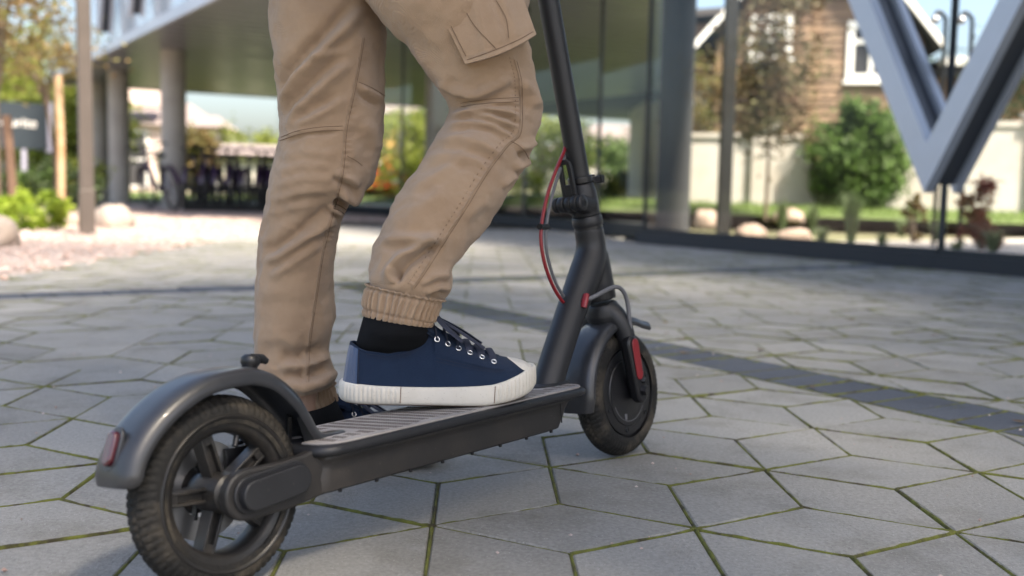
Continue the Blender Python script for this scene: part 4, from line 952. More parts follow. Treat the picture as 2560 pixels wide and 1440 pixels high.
def jacket(m):
    for a_, b_, r0, r1 in ((hipc + np.array([0, 0, -.14]), hipc + np.array([0, 0, .05]), .15, .15), (hipc + np.array([0, 0, .05]), chest, .15, .155), (chest, chest + np.array([.01, .015, .10]), .155, .12), (chest + np.array([.01, .015, .10]), neckp + np.array([0, 0, -.02]), .12, .066)):
        m.tube([a_, (a_ + b_) / 2, b_], [r0, (r0 + r1) / 2, r1], 26)
    for s in (1, -1):
        m.ball(shd[s], .088, 18, 12); m.ball((shd[s] + chest) / 2 + np.array([0, 0, .01]), .12, 18, 12)
        elb = (shd[s] + hand[s]) / 2 + np.array([.05 * s, -.05 * s, -.08]); m.tube(spline([shd[s], elb, hand[s] + unit(elb - hand[s]) * .09], 24), spline([[.080], [.060], [.046]], 24)[:, 0], 18)
jk = world_part(part('jacket', M_JACKET, None, jacket, smooth=180)); jk['label'] = 'plain grey jacket'; remesh(jk, .014, 12)
world_part(part('hair', M_HAIR, None, lambda m: m.ball(head + np.array([-.008, -.012, .055]), (.083, .09, .095), 24, 16), smooth=180))
world_part(part('hips', M_KHAKI, None, lambda m: m.ball(hipc + np.array([.01, 0, .0]), (.145, .125, .12), 24, 14), smooth=180))

# ------------------------------------------------------------------ the office building with its glazed ground floor
BO, BU, BVv = np.array([-3.53, 12.54]), np.array([-.524, .852]), np.array([.852, .524])     # corner point, along the front, inwards
def B(u, v, z): p = BO + BU * u + BVv * v; return np.array([p[0], p[1], z])
ZS = 2.55
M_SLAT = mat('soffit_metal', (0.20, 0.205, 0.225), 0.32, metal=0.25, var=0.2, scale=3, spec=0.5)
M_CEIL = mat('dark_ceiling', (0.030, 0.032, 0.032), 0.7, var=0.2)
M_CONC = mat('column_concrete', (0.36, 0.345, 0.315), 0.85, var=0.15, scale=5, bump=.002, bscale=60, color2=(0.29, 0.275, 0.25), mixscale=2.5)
M_CONC_SHADED = mat('shaded_column_concrete', (0.052, 0.055, 0.056), 0.8, var=0.15, scale=5, bump=.002, bscale=60)  # shade under the building put into this column's base colour
M_ALU = mat('dark_aluminium', (0.035, 0.040, 0.045), 0.4, metal=0.5, var=0.1)
M_LALU = mat('pale_aluminium', (0.55, 0.60, 0.68), 0.4, metal=0.3, var=0.06)
M_SKYGLASS = mat('sky_tint_glass', (0.52, 0.62, 0.72), 0.12, var=0.05, scale=1, spec=1.0, coat=0.5, rvar=0.03)  # pale blue base stands in for the reflected sky
M_KERB = mat('plinth_stone', (0.022, 0.024, 0.028), 0.6, var=0.2, scale=12)
M_GLASS = glass_mat('clear_glass', (0.975, 0.985, 0.985), 1.0)
M_BROWN = mat('brown_steel', (0.085, 0.070, 0.062), 0.5, metal=0.2, var=0.12, scale=8)
M_FLOOR = mat('lobby_stone', (0.055, 0.06, 0.065), 0.35, var=0.15, scale=4)
office = empty('office_building', tuple(B(0, 0, 0)))
tag(office, 'glass and metal office building on round columns with a deep slatted overhang', 'building')
OI = Matrix.Translation(tuple(-B(0, 0, 0)))
def ob(name, m, fn, par=None, **k):
    o = part(name, m, par or office, fn, **k)
    if par is None: o.matrix_parent_inverse = OI
    return o
def bbox(m, u0, u1, v0, v1, z0, z1):
    m.add([B(u, v, z) for u in (u0, u1) for v in (v0, v1) for z in (z0, z1)], [(0, 1, 3, 2), (4, 6, 7, 5), (0, 4, 5, 1), (2, 3, 7, 6), (0, 2, 6, 4), (1, 5, 7, 3)])
def vmax(u): return 2.65 if u < -5.7 else 3.3 if u < -4.6 else 3.3 + (u + 4.6) * (18.3 - 3.3) / 17.8
slat_u = np.arange(-10.9, 13.0, .42)
def v_front(u): return 1.3 if u < -1.0 else .0       # overhang cut back towards the glass corner to let in sky light
for u in slat_u:
    w = min(vmax(u), 11.0); ob('soffit_slat', M_SLAT, lambda m: bbox(m, u, u + .35, v_front(u) + .02, w, ZS, ZS + .035), smooth=0)
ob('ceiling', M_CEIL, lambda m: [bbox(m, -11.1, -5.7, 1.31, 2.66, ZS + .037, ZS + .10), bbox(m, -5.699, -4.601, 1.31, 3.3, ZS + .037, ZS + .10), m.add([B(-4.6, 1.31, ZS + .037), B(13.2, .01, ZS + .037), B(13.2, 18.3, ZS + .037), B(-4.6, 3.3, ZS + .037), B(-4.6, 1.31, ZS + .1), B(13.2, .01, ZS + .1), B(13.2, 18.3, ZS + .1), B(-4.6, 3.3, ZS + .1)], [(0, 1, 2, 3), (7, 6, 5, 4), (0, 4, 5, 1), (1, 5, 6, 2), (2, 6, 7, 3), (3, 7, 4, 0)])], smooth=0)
ob('fascia', M_LALU, lambda m: [bbox(m, -1.0, 13.25, -.045, .008, ZS - .015, ZS + .13), bbox(m, -11.1, -1.001, 1.255, 1.308, ZS - .015, ZS + .13)], smooth=0)
ob('end_fascia', M_LALU, lambda m: bbox(m, 13.2, 13.26, .01, 18.3, ZS - .015, ZS + .13), smooth=0)
ob('upper_storeys', M_SKYGLASS, lambda m: m.add([B(u, v, z) for z in (ZS + .14, 8.2) for u, v in ((-11.1, 1.36), (-1.0, 1.36), (-1.0, .06), (13.2, .06), (13.2, 18.2), (-4.6, 3.2), (-4.6, 2.6), (-11.1, 2.6))], [tuple(range(8)), tuple(range(15, 7, -1))] + [(i, i + 8, (i + 1) % 8 + 8, (i + 1) % 8) for i in range(8)]), smooth=0)
for k in range(16):
    u = -10.9 + 1.5 * k; pn = ob('facade_pane', M_SKYGLASS, lambda m: bbox(m, u + .02, u + 1.48, (1.29 if u < -1.5 else -.01), (1.345 if u < -1.5 else .045), ZS + .14, 5.2), smooth=0)
    ob('facade_mullion', M_LALU, lambda m: bbox(m, u - .015, u + .015, (1.28 if u < -1.5 else -.02), (1.35 if u < -1.5 else .05), ZS + .135, 5.2), smooth=0)
M_VFIN = mat('strut_paint', (0.46, 0.50, 0.57), 0.38, metal=0.4, var=0.08)
M_WEB_SHADE = mat('strut_web_shade', (0.035, 0.042, 0.055), .35, var=.1, metal=.2)  # shade on the limb sides put into a dark web colour
def vstrut(u0, v0, zb, zt, half, wd, dep, name='v_strut', ma=M_VFIN):
    """two box limbs meeting in a blunt point at the bottom, each a pair of flanges with a recessed web"""
    for s in (-1, 1):
        dz = zt - zb; sl = half / dz; wz = wd * math.hypot(1, sl)
        def limb(m, web=False):
            for d0, d1, ins in ((0, .24 * dep, 0), (.24 * dep, .80 * dep, .30), (.80 * dep, dep, 0)):
                if bool(ins) != web: continue
                a = [(-.0 if ins == 0 else .0, zb), (half * s, zt), ((half - wz) * s, zt), (-.0, zb + wz / sl * .98)]
                q = [(0.0, zb + ins * .12), ((half) * s, zt), ((half - wz * (1 - .0)) * s, zt), (0.0, zb + wz / sl * (1 - ins * .35))] if ins == 0 else [(0.0, zb + .05), ((half - wz * .12) * s, zt), ((half - wz * .72) * s, zt), (0.0, zb + wz / sl * .72)]
                n = 4; V = [B(u0 - a_, v0 + d, z_) for d in (d0 + (.003 if ins else 0), d1 - (.003 if ins else 0)) for a_, z_ in q]
                m.add(V, [(0, 1, 2, 3), (7, 6, 5, 4)] + [(i, i + 4, (i + 1) % 4 + 4, (i + 1) % 4) for i in range(4)])
        lo = ob(name, ma, limb, smooth=0); ob('strut_web', M_WEB_SHADE, lambda m: limb(m, True), smooth=0)
for k in range(3): vstrut(5.45 - 2.25 * k, -.30, 2.72, 5.0, .95, .14, .22)
vstrut(-8.50, 1.72, .47, 2.54, 1.10, .135, .34)
ob('shade_wing', mat('shade_wing_cladding', (0.16, 0.165, 0.17), .6, var=.1, scale=2), lambda m: bbox(m, -16, -11.2, 1.1, 7.5, -.05, 8.2), smooth=0)  # unseen wing added to keep the sun off the V strut
# columns
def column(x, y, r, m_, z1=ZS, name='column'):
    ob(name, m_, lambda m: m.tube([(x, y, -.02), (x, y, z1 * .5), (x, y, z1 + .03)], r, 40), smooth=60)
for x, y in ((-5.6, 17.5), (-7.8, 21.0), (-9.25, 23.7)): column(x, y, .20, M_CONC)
column(-1.25, 17.2, .20, M_CONC); column(1.385, 9.24, .145, M_CONC_SHADED)
# glazing: panes, mullions, plinth
GL = [(-10.9, 2.18), (-9.55, 2.18), (-8.30, 2.18), (-5.35, 2.18), (-5.05, 2.75), (-3.6, 2.95), (-2.0, 3.05), (-.4, 3.1), (1.4, 3.1), (3.2, 3.1), (5.0, 3.1), (6.8, 3.1)]
for (u0, v0), (u1, v1) in zip(GL[:-1], GL[1:]):
    a, b_ = B(u0, v0, 0), B(u1, v1, 0); d = unit(b_ - a)
    ob('glass_pane', M_GLASS, lambda m: m.bar(a + d * .016 + np.array([0, 0, 1.335]), b_ - d * .016 + np.array([0, 0, 1.335]), .012, 2.40, up=(0, 0, 1)), smooth=0)
    ob('mullion', M_ALU, lambda m: m.bar(a + np.array([0, 0, .1]), a + np.array([0, 0, 2.54]), .022, .04, up=d), smooth=0)
    ob('plinth', M_KERB, lambda m: m.bar(a + np.array([0, 0, .047]) - d * .01, b_ + np.array([0, 0, .047]) - d * .012, .16, .10), smooth=0)
    ob('sill_rail', M_ALU, lambda m: m.bar(a + np.array([0, 0, .112]), b_ + np.array([0, 0, .112]) - d * .01, .06, .028), smooth=0)
ob('lobby_floor', M_FLOOR, lambda m: m.add([B(-5.0, 2.85, .012), B(9.5, 3.2, .012), B(9.5, 11, .012), B(-4.6, 3.7, .012)], [(0, 1, 2, 3)]), smooth=0, fix=False)
pst = ob('steel_post', mat('dark_steel', (0.012, 0.013, 0.013), .5, var=.1), lambda m: m.box((2.13, 10.75, 1.75), (.125, .125, 3.5)), smooth=0, bevel=.004)
ob('roof_beam', M_ALU, lambda m: m.bar((2.13, 10.75, 3.45), tuple(B(-5.0, 2.4, 3.45)), .12, .2), smooth=0)
# a brown square post in a steel shoe at the edge of the gravel
post = empty('brown_post', (-3.49, 8.66, 0)); tag(post, 'tall brown square post in a steel shoe, standing in the white gravel', 'post')
part('shaft', M_BROWN, post, lambda m: m.box((0, 0, 2.2), (.105, .105, 3.8), Matrix.Rotation(.5, 3, 'Z')), bevel=.004, smooth=0)
part('shoe', M_BROWN, post, lambda m: m.box((0, 0, .18), (.118, .118, .36), Matrix.Rotation(.5, 3, 'Z')), bevel=.004, smooth=0)

# ------------------------------------------------------------------ plants
def leaf_mat(name, c, c2, tr=0.35, isl=0.35):
    return mat(name, c, 0.55, var=0.15, scale=1.2, island=isl, color2=c2, mixscale=2.2, mixlo=.42, mixhi=.62, trans=tr, spec=.35)
LM_GREEN = leaf_mat('leaf_green', (0.075, 0.125, 0.025), (0.05, 0.085, 0.02))
LM_YEL = leaf_mat('leaf_yellow_green', (0.24, 0.27, 0.045), (0.16, 0.205, 0.04), .5)
LM_LIME = leaf_mat('leaf_lime', (0.33, 0.42, 0.05), (0.24, 0.34, 0.04), .5)
LM_RED = leaf_mat('leaf_russet', (0.19, 0.12, 0.055), (0.14, 0.17, 0.045), .4)
LM_BARB = leaf_mat('leaf_barberry', (0.24, 0.065, 0.04), (0.15, 0.10, 0.04), .4)
LM_IVY = leaf_mat('leaf_ivy', (0.085, 0.15, 0.028), (0.05, 0.095, 0.02), .35)
LM_DARK = leaf_mat('leaf_dark', (0.045, 0.07, 0.022), (0.03, 0.05, 0.018), .25)
LM_BLUE = leaf_mat('blade_blue_green', (0.12, 0.16, 0.075), (0.09, 0.13, 0.05), .3)
LM_OLIVE = leaf_mat('leaf_olive_russet', (0.105, 0.105, 0.045), (0.135, 0.08, 0.055), .35)
M_BARK = mat('bark', (0.12, 0.09, 0.065), 0.9, var=0.3, scale=14, bump=.01, bscale=30)
M_STAKE = mat('stake_wood', (0.40, 0.29, 0.18), 0.8, var=0.2, scale=12, color2=(0.34, 0.20, 0.10), mixscale=6)
def leaves(m, C, size, up=0.0):
    n = len(C); a = RNG.normal(size=(n, 3)); a /= np.linalg.norm(a, axis=1)[:, None]; a[:, 2] *= .7
    b = np.cross(a, RNG.normal(size=(n, 3))); b /= np.linalg.norm(b, axis=1)[:, None] + 1e-9
    s = size * RNG.uniform(.6, 1.3, (n, 1)); c = np.cross(a, b)
    V = np.stack([C - a * s, C + b * s * .45 + c * s * .12, C + a * s, C - b * s * .45 + c * s * .12], 1).reshape(-1, 3)
    i = np.arange(n)[:, None] * 4; F = np.concatenate([i + [0, 1, 2], i + [0, 2, 3]], 1).reshape(-1, 3)
    m.add(V, F)
def clump_points(c, r, n, k, cr, seed):
    g = np.random.default_rng(seed); out = []
    d = g.normal(size=(k, 3)); d /= np.linalg.norm(d, axis=1)[:, None]; rad = g.uniform(.35, 1, (k, 1)) ** .6
    cc = np.array(c) + d * rad * np.array(r)
    for q in range(k):
        m_ = max(3, int(n / k * g.uniform(.5, 1.5))); p = g.normal(size=(m_, 3)) * cr * g.uniform(.6, 1.2) * .55; out.append(cc[q] + p)
    return np.concatenate(out), cc
def tree(name, label, base, h, c, r, n, k, cr, size, lm, group=None, trunk=.06, cat='tree', seed=1, limbs=9):
    t = empty(name, base); tag(t, label, cat, group); P, cc = clump_points(c, r, n, k, cr, seed)
    m = MB(); leaves(m, P, size); m.build('crown', lm, t, smooth=0, fix=False)
    def tk(m):
        top = np.array(c) * np.array([.6, .6, 1.0]); m.tube(spline([(0, 0, -.05), (.01, 0, h * .5), (c[0] * .3, c[1] * .3, h), tuple(top)], 12), np.linspace(trunk, trunk * .3, 12), 10)
        for q in range(min(limbs, len(cc))):
            s0 = np.array([c[0] * .3, c[1] * .3, h * (.85 + .3 * random.random())]); m.tube(spline([s0, (s0 + cc[q]) / 2 + np.array([0, 0, .08 * h]), cc[q]], 6), np.linspace(trunk * .45, trunk * .1, 6), 6)
    part('trunk', M_BARK, t, tk, smooth=60); return t
def shrub(name, label, base, r, n, size, lm, group=None, cat='shrub', seed=1, k=30):
    t = empty(name, base); tag(t, label, cat, group); P, cc = clump_points((0, 0, r[2] * .95), r, n, k, min(r) * .35, seed); P = P[P[:, 2] > 0]
    m = MB(); leaves(m, P, size); m.build('foliage', lm, t, smooth=0, fix=False)
    part('stems', M_BARK, t, lambda m: [m.tube([(0, 0, -.03), tuple(cc[q] * np.array([.4, .4, .6]) + np.array([0, 0, 0])), tuple(np.maximum(cc[q], [-9, -9, .05]))], [.012, .008, .004], 6) for q in range(min(10, k))], smooth=60); return t
def tuft(name, label, base, h, sp, n, lm, group, seed=1, w=.006, cat='grass'):
    t = MB(); g = np.random.default_rng(seed)
    for q in range(n):
        a = g.uniform(0, 6.28); l = sp * g.uniform(.15, 1); d = np.array([math.cos(a), math.sin(a), 0]); s = np.array([-d[1], d[0], 0]) * w; hh = h * g.uniform(.6, 1.05)
        p0 = d * .03 * g.uniform(0, 1); p1 = p0 + d * l * .35 + np.array([0, 0, hh * .7]); p2 = p0 + d * l + np.array([0, 0, hh])
        t.add([p0 - s, p0 + s, p1 - s * .7, p1 + s * .7, p2], [(0, 1, 3, 2), (2, 3, 4)])
    o = t.build(name, lm, None, smooth=0, fix=False); o.location = base; tag(o, label, cat, group); return o
M_ROCK = mat('boulder', (0.25, 0.215, 0.19), 0.85, var=0.2, scale=4, bump=.01, bscale=14, color2=(0.33, 0.27, 0.23), mixscale=3)
M_ROCKP = mat('pink_boulder', (0.27, 0.205, 0.165), 0.85, var=0.2, scale=4, bump=.01, bscale=14)
def rock(label, base, r, seed, m_=None, group='boulders'):
    b = MB(); seg, rings = 26, 16; a = np.linspace(0, 2 * np.pi, seg, endpoint=False); t = np.linspace(.03, np.pi - .03, rings)
    D = np.stack([np.outer(np.sin(t), np.cos(a)), np.outer(np.sin(t), np.sin(a)), np.outer(np.cos(t), np.ones_like(a))], -1)
    k = 1 + .16 * vnoise(D * .5, seed) + .06 * vnoise(D * 1.3, seed + 1); P = D * k[..., None] * np.array(r); P[..., 2] = np.maximum(P[..., 2], -r[2] * .3)
    b.grid(P, cv=True); b0 = b.n - seg * rings; b.f.append(tuple(b0 + i for i in reversed(range(seg)))); b.f.append(tuple(b0 + (rings - 1) * seg + i for i in range(seg)))
    o = b.build('boulder', m_ or M_ROCK, None, smooth=70); o.location = (base[0], base[1], base[2] + r[2] * .22); tag(o, label, 'boulder', group); return o

# added trees behind the viewer, crowns placed to half-shade the foreground
for q, (bx, by, cz, rr, n_) in enumerate(((3.4, -1.6, 6.2, (3.2, 3.0, 2.1), 11500), (1.7, -0.9, 9.2, (3.2, 3.0, 2.2), 8500), (6.6, 0.6, 6.6, (2.6, 2.6, 2.3), 8000))):
    tree('shade_tree', ('added tree with a broad green crown behind the viewer, shading the paving', 'tallest added tree behind the viewer, its high crown shading the paving', 'third added shade tree, close beside the corner of the glass front')[q],
         (bx, by, 0), 3.4, ((-.6, 0.0, 0.0)[q], (.8, 1.2, 0.0)[q], cz), rr, n_, 110, .75, .085, LM_GREEN, 'added shade trees', trunk=.14, seed=40 + q, limbs=16)

# ------------------------------------------------------------------ garden beyond the glass
def gz(y): return min(.27, max(0.0, .06 * (y - 12.0)))
M_WHITEG = mat('white_gravel', (0.36, 0.33, 0.30), 0.95, var=0.3, scale=50, bump=.01, bscale=60)
def terrain(name, X, Y, m_, dz=0.0):
    b = MB(); b.grid(np.array([[(x, y, gz(y) + dz) for x in X] for y in Y])); o = b.build(name, m_, None, smooth=60, fix=False); o['kind'] = 'structure'; return o
b = MB()
b.grid(np.array([[tuple(B(-11.5 + 6.1 * i / 20, 2.28 + w, 0)[:2]) + (gz(B(-11.5 + 6.1 * i / 20, 2.28 + w, 0)[1]) - .002,) for i in range(21)] for w in np.linspace(0, 13, 26)]))
gb = b.build('garden_gravel', M_WHITEG, None, smooth=60, fix=False); gb['kind'] = 'structure'
WD = unit((1.0, -.16)); WN = np.array([-WD[1], WD[0]])                    # along the garden wall, and away behind it
if WN[1] < 0: WN = -WN
W0 = np.array([7.04, 16.2])
def Wp(k, d, z): p = W0 + WD * k + WN * d; return np.array([p[0], p[1], z])
lw = MB(); lw.grid(np.array([[tuple(Wp(k, d, 0)[:2]) + (gz(Wp(k, d, 0)[1]) + .004,) for k in np.linspace(-9, 9, 30)] for d in np.linspace(-2.4, 30, 20)]))
lawn = lw.build('lawn', M_LAWN, None, smooth=60, fix=False); lawn['kind'] = 'structure'
def blades(name, label, fn, n, h, m_):
    V, F = [], []
    for q in range(n):
        x, y, z = fn(); a = random.uniform(0, 6.28); d = np.array([math.cos(a), math.sin(a), 0]) * .006; l = np.array([random.gauss(0, .02), random.gauss(0, .02), h * random.uniform(.6, 1.2)]); p = np.array([x, y, z])
        V += [p - d, p + d, p + l]; F.append((3 * q, 3 * q + 1, 3 * q + 2))
    bb = MB(); bb.add(np.array(V), F); o = bb.build(name, m_, None, smooth=0, fix=False); tag(o, label, 'grass', kind='stuff'); return o
def lp():
    p = Wp(random.uniform(-7, 6), random.uniform(-2.3, -.2), 0); return p[0], p[1], gz(p[1]) + .004
blades('lawn_grass', 'short sunlit grass strip in front of the white garden wall', lp, 9000, .07, M_BLADE)
M_PLAST = mat('white_plaster', (0.42, 0.405, 0.38), 0.85, var=0.12, scale=2, bump=.004, bscale=20, color2=(0.38, 0.35, 0.31), mixscale=1.2)
wall = empty('garden_wall', tuple(Wp(0, 0, 0))); tag(wall, 'white plastered garden wall with square pillars behind the glass', 'wall')
WI = Matrix.Translation(tuple(-Wp(0, 0, 0)))
def wpart(name, m_, fn, **k): o = part(name, m_, wall, fn, **k); o.matrix_parent_inverse = WI; return o
def wbox(m, k0, k1, d0, d1, z0, z1): m.add([Wp(k, d, z) for k in (k0, k1) for d in (d0, d1) for z in (z0, z1)], [(0, 1, 3, 2), (4, 6, 7, 5), (0, 4, 5, 1), (2, 3, 7, 6), (0, 2, 6, 4), (1, 5, 7, 3)])
wpart('wall_panel', M_PLAST, lambda m: [wbox(m, -4.5, -1.9, 0, .22, -.1, 1.30), wbox(m, -1.899, 8, -.003, .223, -.1, 1.52)], smooth=0)
wpart('coping', M_PLAST, lambda m: [wbox(m, -4.5, -1.91, -.04, .26, 1.301, 1.37), wbox(m, -1.9, 8, -.04, .26, 1.521, 1.60)], smooth=0)
for k in (-3.19, .9, 4.4): 
    pl_ = wpart('pillar', M_PLAST, lambda m: wbox(m, k - .17, k + .17, -.10, .30, -.1, 1.46 if k < -1 else 1.66), smooth=0)
    wpart('pillar_cap', M_PLAST, lambda m: wbox(m, k - .23, k + .23, -.16, .36, (1.462 if k < -1 else 1.662), (1.54 if k < -1 else 1.75)), smooth=0)
# climbing ivy spilling over the wall
iv = Wp(-1.82, -.30, 0); shrub('ivy_bush', 'dense green ivy bush spilling over the white garden wall', (iv[0], iv[1], gz(iv[1]) - .05), (.74, .52, .84), 11000, .06, LM_IVY, seed=3, k=52)
t_ = at(1915, 500, 14.2); tree('russet_tree', 'slender garden tree with green and russet leaves in front of the brown house', (t_[0], t_[1], gz(14.2)), 1.3, (.0, .0, 2.0), (.62, .55, 1.25), 5200, 52, .32, .052, LM_OLIVE, trunk=.03, seed=8)
def gp(px, Y): p = at(px, 480, Y); return (p[0], p[1], gz(Y))
for px, Y, h, sp, n, lab in ((2133, 9.6, .50, .18, 190, 'tall feathery grass clump in the white gravel, left of the hook posts'), (2213, 9.3, .13, .10, 70, 'small blue-green grass tuft in the white gravel'), (1958, 11.0, .40, .14, 130, 'thin wispy grass clump between the pale boulders'), (2035, 11.4, .38, .14, 130, 'wispy grass clump beside the pale boulders, toward the ivy'), (2490, 8.4, .22, .16, 120, 'blue-green grass clump at the foot of the red barberry'), (2400, 8.3, .12, .12, 80, 'low grey-green tuft at the foot of the V strut'), (2060, 9.9, .16, .14, 80, 'low spreading grass tuft between the pale boulders and the feathery clump'), (2260, 11.5, .24, .14, 90, 'upright grass clump behind the small blue-green tuft'), (2350, 10.8, .2, .14, 80, 'fine grass clump behind the brown-leaved shrub')):
    tuft('grass_clump', lab, gp(px, Y), h, sp, n, LM_BLUE, 'ornamental grasses in the garden', seed=px)
shrub('barberry', 'upright red-leaved barberry beside the V strut', gp(2460, 9.2), (.19, .16, .30), 2200, .026, LM_BARB, 'red garden shrubs', seed=5, k=26)
shrub('barberry', 'narrow brown-leaved shrub between the ivy and the V strut', gp(2290, 10.2), (.11, .10, .24), 1200, .024, LM_RED, 'red garden shrubs', seed=6, k=18)
for px, Y, r, sd, lab in ((1880, 10.9, (.16, .13, .10), 1, 'pale boulder in the white gravel beside the steel post'), (1990, 10.5, (.17, .13, .09), 2, 'low pale boulder in the white gravel, between two grass clumps'), (1975, 13.6, (.20, .17, .14), 3, 'rounded pale boulder on the edge of the garden lawn'), (1768, 12.6, (.16, .15, .17), 4, 'upright pinkish boulder between column and steel post')):
    p = gp(px, Y); rock(lab, p, r, sd, M_ROCKP, 'boulders in the garden')
M_BLK = mat('black_steel', (0.012, 0.013, 0.015), 0.45, metal=0.3, var=0.1)
for px, lab in ((2340, 'black hook-topped garden pole on the left of the pair'), (2405, 'black hook-topped garden pole on the right of the pair')):
    p = at(px, 480, 9.7); t = empty('hook_pole', (p[0], p[1], 0)); tag(t, lab.replace('on the left of the pair', 'nearer the brown house').replace('on the right of the pair', 'farther from the brown house'), 'pole', 'hook poles in the garden')
    part('pole', M_BLK, t, lambda m: m.tube(spline([(0, 0, -.05), (0, 0, 1.0), (0, 0, 1.95), (-.02, 0, 2.06), (-.07, 0, 2.10), (-.10, 0, 2.06)], 30), .020, 12), smooth=60)
    part('lamp_eye', M_STEEL, t, lambda m: m.ball((-.10, 0, 2.03), (.04, .04, .04), 14, 8), smooth=90)

# ------------------------------------------------------------------ brown timber house behind the wall
M_BOARD = mat('brown_board', (0.205, 0.135, 0.085), 0.8, var=0.2, scale=2, island=0.22, color2=(0.15, 0.095, 0.06), mixscale=1.3, bump=.003, bscale=20)
M_ROOF = mat('dark_roof', (0.045, 0.04, 0.04), 0.7, var=0.2); M_WHITE = mat('white_paint', (0.75, 0.74, 0.71), 0.5, var=0.05); M_PANE = mat('window_pane', (0.05, 0.05, 0.055), 0.08, var=0.1, spec=0.8)
H0 = np.array([6.42, 20.6])
def Hp(k, d, z): p = H0 + WD * k + WN * d; return np.array([p[0], p[1], z])
house = empty('timber_house', tuple(Hp(-.75, 2, 0))); tag(house, 'brown timber-clad gabled house with white windows behind the garden wall', 'house'); HI = Matrix.Translation(tuple(-Hp(-.75, 2, 0)))
def hpart(name, m_, fn, par=None, **k):
    o = part(name, m_, par or house, fn, **k)
    if par is None: o.matrix_parent_inverse = HI
    return o
def hbox(m, k0, k1, d0, d1, z0, z1): m.add([Hp(k, d, z) for k in (k0, k1) for d in (d0, d1) for z in (z0, z1)], [(0, 1, 3, 2), (4, 6, 7, 5), (0, 4, 5, 1), (2, 3, 7, 6), (0, 2, 6, 4), (1, 5, 7, 3)])
KL, KR, ZE, ZP = -2.55, 1.31, 3.42, 5.9; KC = (KL + KR) / 2
hpart('body', M_BOARD, lambda m: hbox(m, KL + .02, KR - .02, .06, 5, -.1, ZE), smooth=0)
hpart('gable', M_BOARD, lambda m: m.add([Hp(k, d, z) for d in (.06, 5) for k, z in ((KL + .02, ZE + .001), (KR - .02, ZE + .001), (KC, ZP - .1))], [(0, 1, 2), (5, 4, 3), (0, 3, 4, 1), (1, 4, 5, 2), (2, 5, 3, 0)]), smooth=0)
for z in np.arange(.9, ZP - .2, .155):
    f = 0 if z + .15 < ZE else (z + .15 - ZE) / (ZP - ZE); a_, b_ = KL + (KC - KL) * f, KR + (KC - KR) * f
    hpart('board', M_BOARD, lambda m: m.add([Hp(k, d, zz) for k in (a_, b_) for d, zz in ((.0, z), (.05, z), (.05, z + .15), (.022, z + .15))], [(0, 1, 2, 3), (7, 6, 5, 4), (0, 4, 5, 1), (1, 5, 6, 2), (2, 6, 7, 3), (3, 7, 4, 0)]), smooth=0)
rf = hpart('roof', M_ROOF, lambda m: [m.add([Hp(k, d, z + q) for q in (0, .12) for d in (-.45, 5.4) for k, z in ((KC, ZP), (ke, ZE - .24))], [(0, 1, 3, 2), (4, 6, 7, 5), (0, 4, 5, 1), (1, 5, 7, 3), (3, 7, 6, 2), (2, 6, 4, 0)]) for ke in (KL - .45, KR + .28)], smooth=0)
for ke in (KL - .45, KR + .28): hpart('barge_board', M_WHITE, lambda m: m.bar(Hp(KC, -.46, ZP + .03), Hp(ke, -.46, ZE - .21), .04, .10), smooth=0)
def window(k0, k1, z0, z1, depth=0.0):
    w = empty('window', (0, 0, 0), 0, house); w.matrix_parent_inverse = HI
    part('frame', M_WHITE, w, lambda m: [hbox(m, k0, k1, -.06, .03, z0, z0 + .13), hbox(m, k0, k1, -.06, .03, z1 - .13, z1), hbox(m, k0, k0 + .13, -.059, .03, z0 + .131, z1 - .131), hbox(m, k1 - .13, k1, -.059, .03, z0 + .131, z1 - .131), hbox(m, k0 + .131, k1 - .131, -.05, .0, z0 + (z1 - z0) * .62, z0 + (z1 - z0) * .62 + .09), hbox(m, (k0 + k1) / 2 - .04, (k0 + k1) / 2 + .04, -.052, .0, z0 + .131, z1 - .131)], smooth=0)
    part('pane', M_PANE, w, lambda m: hbox(m, k0 + .1, k1 - .1, -.02, -.012, z0 + .1, z1 - .1), smooth=0)
    part('sill', M_WHITE, w, lambda m: hbox(m, k0 - .05, k1 + .05, -.10, .0, z0 - .06, z0 - .002), smooth=0)
window(-.1, .80, 2.62, 3.74); window(-1.95, -1.13, 3.04, 3.88); window(-1.0, -.15, 4.28, 5.0)
annex = empty('low_annex', tuple(Hp(3.4, 1.5, 0))); tag(annex, 'low brown brick annex with a white gutter beside the timber house', 'house'); AI = Matrix.Translation(tuple(-Hp(3.4, 1.5, 0)))
M_BRICK = mat('brown_brick', (0.25, 0.14, 0.085), 0.85, var=0.25, scale=9)
for nm, m_, fn in (('wall', M_BRICK, lambda m: hbox(m, KR + .35, 9, .35, 4, -.1, 2.72)), ('eave', M_ROOF, lambda m: hbox(m, KR + .33, 9.1, .10, 4.1, 2.721, 2.93)), ('gutter', M_WHITE, lambda m: hbox(m, KR + .33, 9.1, .0, .20, 2.931, 3.08)), ('roof', M_ROOF, lambda m: m.add([Hp(KR + .33, .2, 3.06), Hp(9.1, .2, 3.06), Hp(9.1, 4.1, 3.14), Hp(KR + .33, 4.1, 3.14)], [(0, 1, 2, 3)]))):
    o = part(nm, m_, annex, fn, smooth=0); o.matrix_parent_inverse = AI
shed = empty('white_outbuilding', (4.6, 27.5, 0)); tag(shed, 'small white outbuilding with a brown gable, left of the timber house', 'house')
part('wall', M_WHITE, shed, lambda m: m.box((0, 0, 1.45), (3.0, 3, 3.0)), smooth=0)
part('gable', M_BOARD, shed, lambda m: m.prism([(-1.7, 2.951), (1.7, 2.951), (1.5, 4.3), (-1.5, 4.6)], lambda a, b, c: np.array([a, c, b]), -1.62, 1.6), smooth=0)
